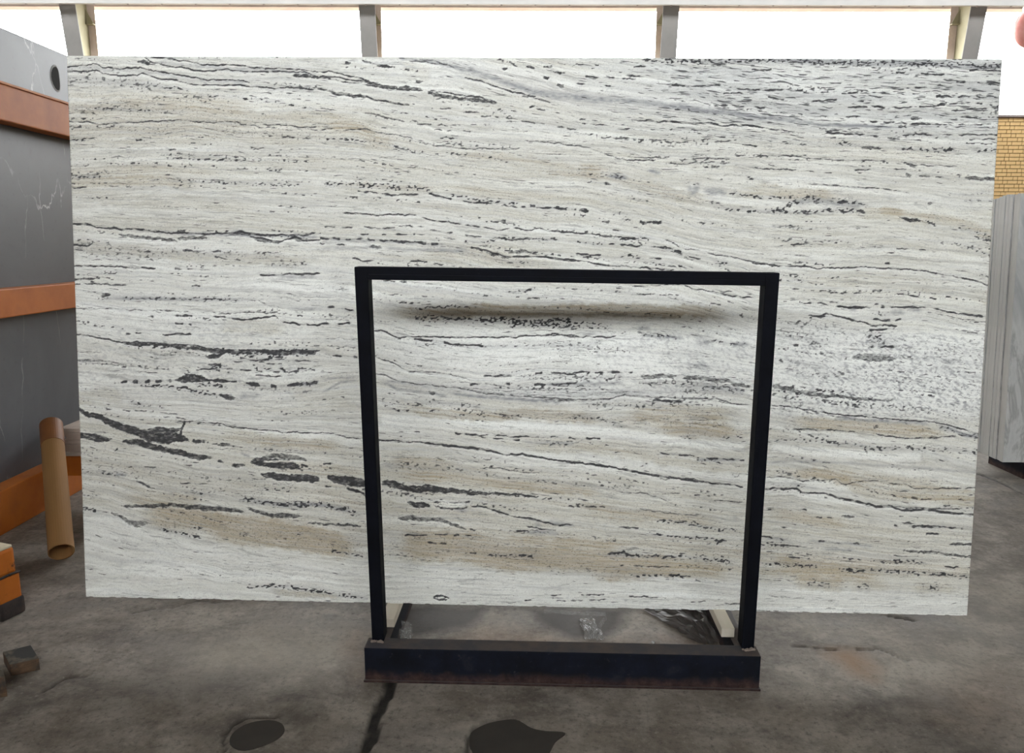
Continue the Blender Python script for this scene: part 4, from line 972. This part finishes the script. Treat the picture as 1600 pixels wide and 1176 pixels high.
# ---------------------------------------------------------------- orange steel foot at the left edge
fb = at_z(38, 955, 0); fc = at_z(3, 972, 0)
u_ = Vector((fb.x - fc.x, fb.y - fc.y, 0)).normalized(); ang = math.atan2(u_.y, u_.x); fw = (Vector((fb.x, fb.y, 0)) - Vector((fc.x, fc.y, 0))).length
foot = thing('steel_foot_block', 'worn orange steel block with a blackened base at the left edge', 'steel block', (fc.x, fc.y, 0), ang)
fh = at_y(34, 852, (fb.y + fc.y) / 2 + .02).z
M['grime'] = blotchy('black_grime', lin(24,22,22), lin(52,40,36), 18, .8, c3=lin(92,58,34), t3=.64, bump=.3)
M['worn_top'] = blotchy('bare_worn_paint', lin(178,166,140), lin(206,196,172), 9, .8, c3=lin(150,104,52), t3=.6)
bm = bmesh.new(); bm_box(bm, -.006, fw + .006, -.006, .26, 0, .07, .012); obj('grimy_base', bm, M['grime'], foot)
bm = bmesh.new(); bm_box(bm, 0, fw, 0, .25, .05, fh * .6, .008); obj('lower_block', bm, M['orange_worn'], foot)
bm = bmesh.new(); bm_box(bm, -.003, fw - .008, .003, .25, fh * .6, fh - .01, .012); obj('upper_block', bm, M['orange_worn'], foot)
bm = bmesh.new(); bm_tube(bm, [(0, -.001, fh*.6), (fw*.5, -.003, fh*.6 + .003), (fw, -.001, fh*.6)], .005, 6); obj('weld_seam', bm, M['grime'], foot)
bm = bmesh.new(); bm_box(bm, .0, fw - .012, .006, .245, fh - .012, fh, .005); obj('worn_top', bm, M['worn_top'], foot)

# ---------------------------------------------------------------- timber offcuts
k = NT('dirty_timber'); v = k.coord((1, 6, 6)); n1 = k.noise(v, 9, 6, .6, 1.0); n2 = k.noise(k.coord(), 16, 5, .6)
c = k.ramp(n1, [(.3, lin(58,42,30)), (.7, lin(98,76,56))]); c = k.mix(k.ramp(n2, [(.46, 0.0), (.58, .8)]), c, lin(46,46,44)); c = k.mix(k.ramp(n2, [(.66, 0.0), (.72, .7)]), c, lin(128,122,110))
k.base(c); k.rough(.85); k.bump(n1, .3, .004); M['timber'] = k.m
M['timber_top'] = blotchy('lit_timber_top', lin(66,60,51), lin(92,84,72), 20, .9, c3=lin(40,40,38), t3=.52)  # own tone for the top face, painted in place of light from above
def block(corners, h, label):
    q = [at_z(px, py, h) for px, py in corners]; c0 = Vector((q[0].x, q[0].y, 0)); bm = bmesh.new()
    bm_hexa(bm, [Vector((p.x, p.y, 0)) - c0 for p in q] + [Vector((p.x, p.y, h)) - c0 for p in q], .003)
    o = obj('timber_block', bm, M['timber']); o.data.materials.append(M['timber_top']); o.location = c0
    for p in o.data.polygons:
        if p.normal.z > .7: p.material_index = 1
    return tag(o, label, 'timber block')
block([(15,1038), (61,1028), (48,1007), (4,1018)], .042, 'small dark timber block lying on the floor at left, whole in view')
block([(-70,1068), (8,1056), (4,1045), (-72,1054)], .07, 'dark timber block cut off by the left edge of the view')

# ---------------------------------------------------------------- marble slabs (right)
k = NT('grey_white_marble'); v = k.coord((1, 1, .35), rot=(0, .25, 0)); n1 = k.noise(v, 2.4, 6, .6, 1.4); n2 = k.noise(v, 9, 5, .6, .5)
c = k.ramp(n1, [(.3, lin(150,152,154)), (.48, lin(196,197,196)), (.52, lin(160,160,160)), (.56, lin(204,204,202))])
c = k.mix(k.ramp(n2, [(.55, 0.0), (.7, .35)]), c, lin(150,148,146)); k.base(c); k.rough(.4); M['marble'] = k.m
M['marble_edge'] = blotchy('sawn_marble_edge', lin(168,168,164), lin(192,190,186), 7, .8, stretch=(1,1,.2), bump=.2)
names = ['frontmost', 'second from the front', 'third from the front', 'fourth from the front', 'fourth from the back', 'third from the back', 'second from the back', 'rearmost']
NS = 8; B0 = at_z(1567, 722, .10); ztm = at_y(1575, 306, B0.y + .2).z
for i in range(NS):
    th = .030; Lx = 1.7 - .05 * i
    Bv = Vector((B0.x + random.uniform(-.004, .004), B0.y + .0345 * i, .10)); Tv = Bv + Vector((0, .12, ztm - .10 + random.uniform(-.012, .012)))
    bm = bmesh.new()
    dx = Vector((Lx, -.02, 0)); dy = Vector((0, th, 0))
    bm_hexa(bm, [p - Bv for p in (Bv, Bv + dx, Bv + dx + dy, Bv + dy, Tv, Tv + dx, Tv + dx + dy, Tv + dy)], .0015)
    o = obj('marble_slab', bm, M['marble']); o.location = Bv
    o.data.materials.append(M['marble_edge'])
    for p in o.data.polygons:
        if abs(p.normal.x) > .7: p.material_index = 1
    tag(o, 'grey-white marble slab, %s of the upright stack at the right edge' % names[i], 'stone slab', 'upright marble slabs at the right edge')
Bq = at_z(1567, 722, .10)
o = box('bearer_rail', (Bq.x + .12, Bq.y - .02, 0), (Bq.x + 1.5, Bq.y + .32, .0995), M['black_foot'], None, .004); tag(o, 'dark steel rail on the floor under the marble slabs', 'rail')

# ---------------------------------------------------------------- hanging hoist block (upper right)
hc = at_y(1609, 44, 12.0); HR = .26
hb = thing('hoist_block', 'red and white hoist block hanging under the roof at the right edge', 'hoist block', hc)
M['red'] = blotchy('faded_red_paint', lin(222,140,132), lin(232,166,158), 5, .45, bump=.05); M['zinc'] = blotchy('pale_zinc', lin(200,200,200), lin(225,225,225), 8, .35, metal=.6, bump=.05)
bm = bmesh.new(); bmesh.ops.create_uvsphere(bm, u_segments=32, v_segments=20, radius=1, matrix=Matrix.Diagonal((HR*.88, HR*.55, HR*1.08, 1))); obj('housing', bm, M['red'], hb, smooth=True)
for s in (-1, 1):
    bm = bmesh.new(); bm_tube(bm, [(0, s*HR*.50, -.02), (0, s*HR*.62, -.02)], HR*.55, 28); pl = obj('cheek_plate', bm, M['zinc'], hb)
    bm = bmesh.new(); bm_tube(bm, [(0, s*HR*.62, -.02), (0, s*HR*.72, -.02)], HR*.16, 12); obj('axle_nut', bm, M['red'], pl)
bm = bmesh.new(); bm_box(bm, -.09, .09, -.09, .09, HR*.92, HR*1.25, .02); obj('yoke', bm, M['zinc'], hb)
for s in (-1, 1):
    bm = bmesh.new(); bm_tube(bm, [(s*.06, 0, HR*1.2), (s*.06, 0, 6.35 - hc.z)], .012, 8); obj('cable', bm, M['grey_steel'], hb)

# ---------------------------------------------------------------- puddles on the floor
k = NT('muddy_water'); v = k.coord(); n1 = k.noise(v, 12, 4, .5)
k.base(k.ramp(n1, [(.3, lin(46,43,40)), (.7, lin(54,50,46))])); k.rough(.5); k.b.inputs['Specular IOR Level'].default_value = .2; M['puddle'] = k.m
def puddle(pts, label):
    q = [at_z(px, py, 0) for px, py in pts]; n = len(q); dense = []
    for i in range(n):
        p0_, p1_, p2_, p3_ = q[i-1], q[i], q[(i+1) % n], q[(i+2) % n]
        for t in (0, .25, .5, .75):
            dense.append(.5*((2*p1_) + (p2_-p0_)*t + (2*p0_-5*p1_+4*p2_-p3_)*t*t + (3*p1_-p0_-3*p2_+p3_)*t**3))
    c = sum(dense, Vector()) / len(dense); bm = bmesh.new()
    b = [bm.verts.new((p.x, p.y, -.002)) for p in dense]; tp = [bm.verts.new((c.x + (p.x-c.x)*.985, c.y + (p.y-c.y)*.985, .0016)) for p in dense]
    bm.faces.new(tp); bm.faces.new(b[::-1])
    for i in range(len(b)): bm.faces.new((b[i], b[(i+1) % len(b)], tp[(i+1) % len(b)], tp[i]))
    o = obj('puddle', bm, M['puddle'], loc=(c.x, c.y, 0)); tag(o, label, 'puddle')
puddle([(358,1157),(366,1143),(388,1130),(420,1125),(440,1130),(445,1142),(434,1155),(410,1166),(382,1173),(364,1168)], 'small oval dark puddle on the concrete left of the joint')
puddle([(733,1150),(746,1137),(770,1128),(805,1124),(830,1137),(852,1142),(884,1145),(868,1160),(856,1180),(830,1196),(765,1196),(738,1176)], 'larger ragged dark puddle in front of the stand')

# ---------------------------------------------------------------- plastic scraps under the slab
def plastic(name, col, alpha, rough):
    k = NT(name); k.base(col); k.rough(rough); k.b.inputs['Alpha'].default_value = alpha; k.b.inputs['Specular IOR Level'].default_value = .6
    k.bump(k.noise(k.coord(), 60, 4, .6), .6, .004); return k.m
M['film'] = plastic('clear_film', lin(170,170,168), .32, .25); M['film_dark'] = plastic('grey_dusty_film', lin(92,86,82), .8, .35)
def sheet(quad, nx, ny, h, mat, name, label, seed, cat='plastic'):
    rnd = random.Random(seed); bm = bmesh.new(); g = []
    for j in range(ny + 1):
        r = []
        for i in range(nx + 1):
            s, t = i/nx, j/ny
            p = quad[0].lerp(quad[1], s).lerp(quad[3].lerp(quad[2], s), t)
            e = min(s, 1-s, t, 1-t)*4
            z = h*min(1, .25+e)*(.2 + .8*float(vnoise(i*.45+seed*9, j*.45, seed))) + .001
            r.append(bm.verts.new((p.x + rnd.uniform(-1,1)*.006, p.y + rnd.uniform(-1,1)*.006, p.z + z)))
        g.append(r)
    for j in range(ny):
        for i in range(nx): bm.faces.new((g[j][i], g[j][i+1], g[j+1][i+1], g[j+1][i]))
    bmesh.ops.solidify(bm, geom=bm.faces[:], thickness=.0006)
    c = quad[0]; o = obj(name, bm, mat, loc=(c.x, c.y, 0)); tag(o, label, cat); return o
sheet([at_z(1000, 950, 0), at_z(1100, 948, 0), at_z(1130, 1006, 0), at_z(1090, 1008, 0)], 22, 14, .05, M['film_dark'], 'plastic_sheet', 'crumpled grey dusty plastic sheet on the floor by the right post', 5)
sheet([at_z(903, 968, 0), at_z(926, 966, 0), at_z(944, 1000, 0), at_z(914, 1000, 0)], 12, 10, .03, M['film'], 'plastic_scrap', 'small crumpled clear plastic scrap on the floor inside the stand', 8)
# clear strap hanging under the slab edge
pts = [at_z(850, 951, .115), at_z(900, 954, .112), at_z(946, 956, .105), at_z(948, 968, .07), at_z(938, 982, .03), at_z(926, 998, .004)]
bm = bmesh.new(); R = []
for i, p in enumerate(pts):
    wv = Vector((0, .0, -.016)) if i < 3 else Vector((-.018, .004, -.002))
    R.append((bm.verts.new(p), bm.verts.new(p + wv)))
for (a1, b1), (a2, b2) in zip(R, R[1:]): bm.faces.new((a1, a2, b2, b1))
bmesh.ops.solidify(bm, geom=bm.faces[:], thickness=.0008)
o = obj('plastic_strap', bm, M['film'], loc=(pts[0].x, pts[0].y, 0)); tag(o, 'clear plastic strap hanging below the slab in the middle of the stand', 'plastic')
# crushed clear cup by the left post
cl = at_z(628, 998, 0); bm = bmesh.new()
for j in range(6):
    for i in range(16):
        pass
rings = []
for j in range(7):
    z_ = j * .0085; r_ = .034 + .003*math.sin(j*2.1)
    rings.append([bm.verts.new((r_*1.08*math.cos(2*math.pi*i/20)*(1+.06*math.sin(i*3.1+j)), r_*.8*math.sin(2*math.pi*i/20)*(1+.06*math.cos(i*2.3+j)), z_ + .003*math.sin(i*1.7))) for i in range(20)])
for A_, B_ in zip(rings, rings[1:]):
    for i in range(20): bm.faces.new((A_[i], A_[(i+1) % 20], B_[(i+1) % 20], B_[i]))
bm.faces.new(rings[0][::-1])
bmesh.ops.solidify(bm, geom=bm.faces[:], thickness=.0008)
for v_ in bm.verts: v_.co.z += .004
o = obj('plastic_cup', bm, M['film']); o.location = (cl.x, cl.y, 0); tag(o, 'crushed clear plastic cup on the floor behind the left post', 'cup')
bm = bmesh.new(); bmesh.ops.create_icosphere(bm, subdivisions=2, radius=.006)
for v_ in bm.verts: v_.co *= random.uniform(.8, 1.2); v_.co.z *= .7
o = obj('pebble', bm, M['chalk']); o.location = at_z(1022, 1008, .004) + Vector((0, .02, 0)); tag(o, 'tiny pale stone chip on the floor behind the base beam', 'stone chip')
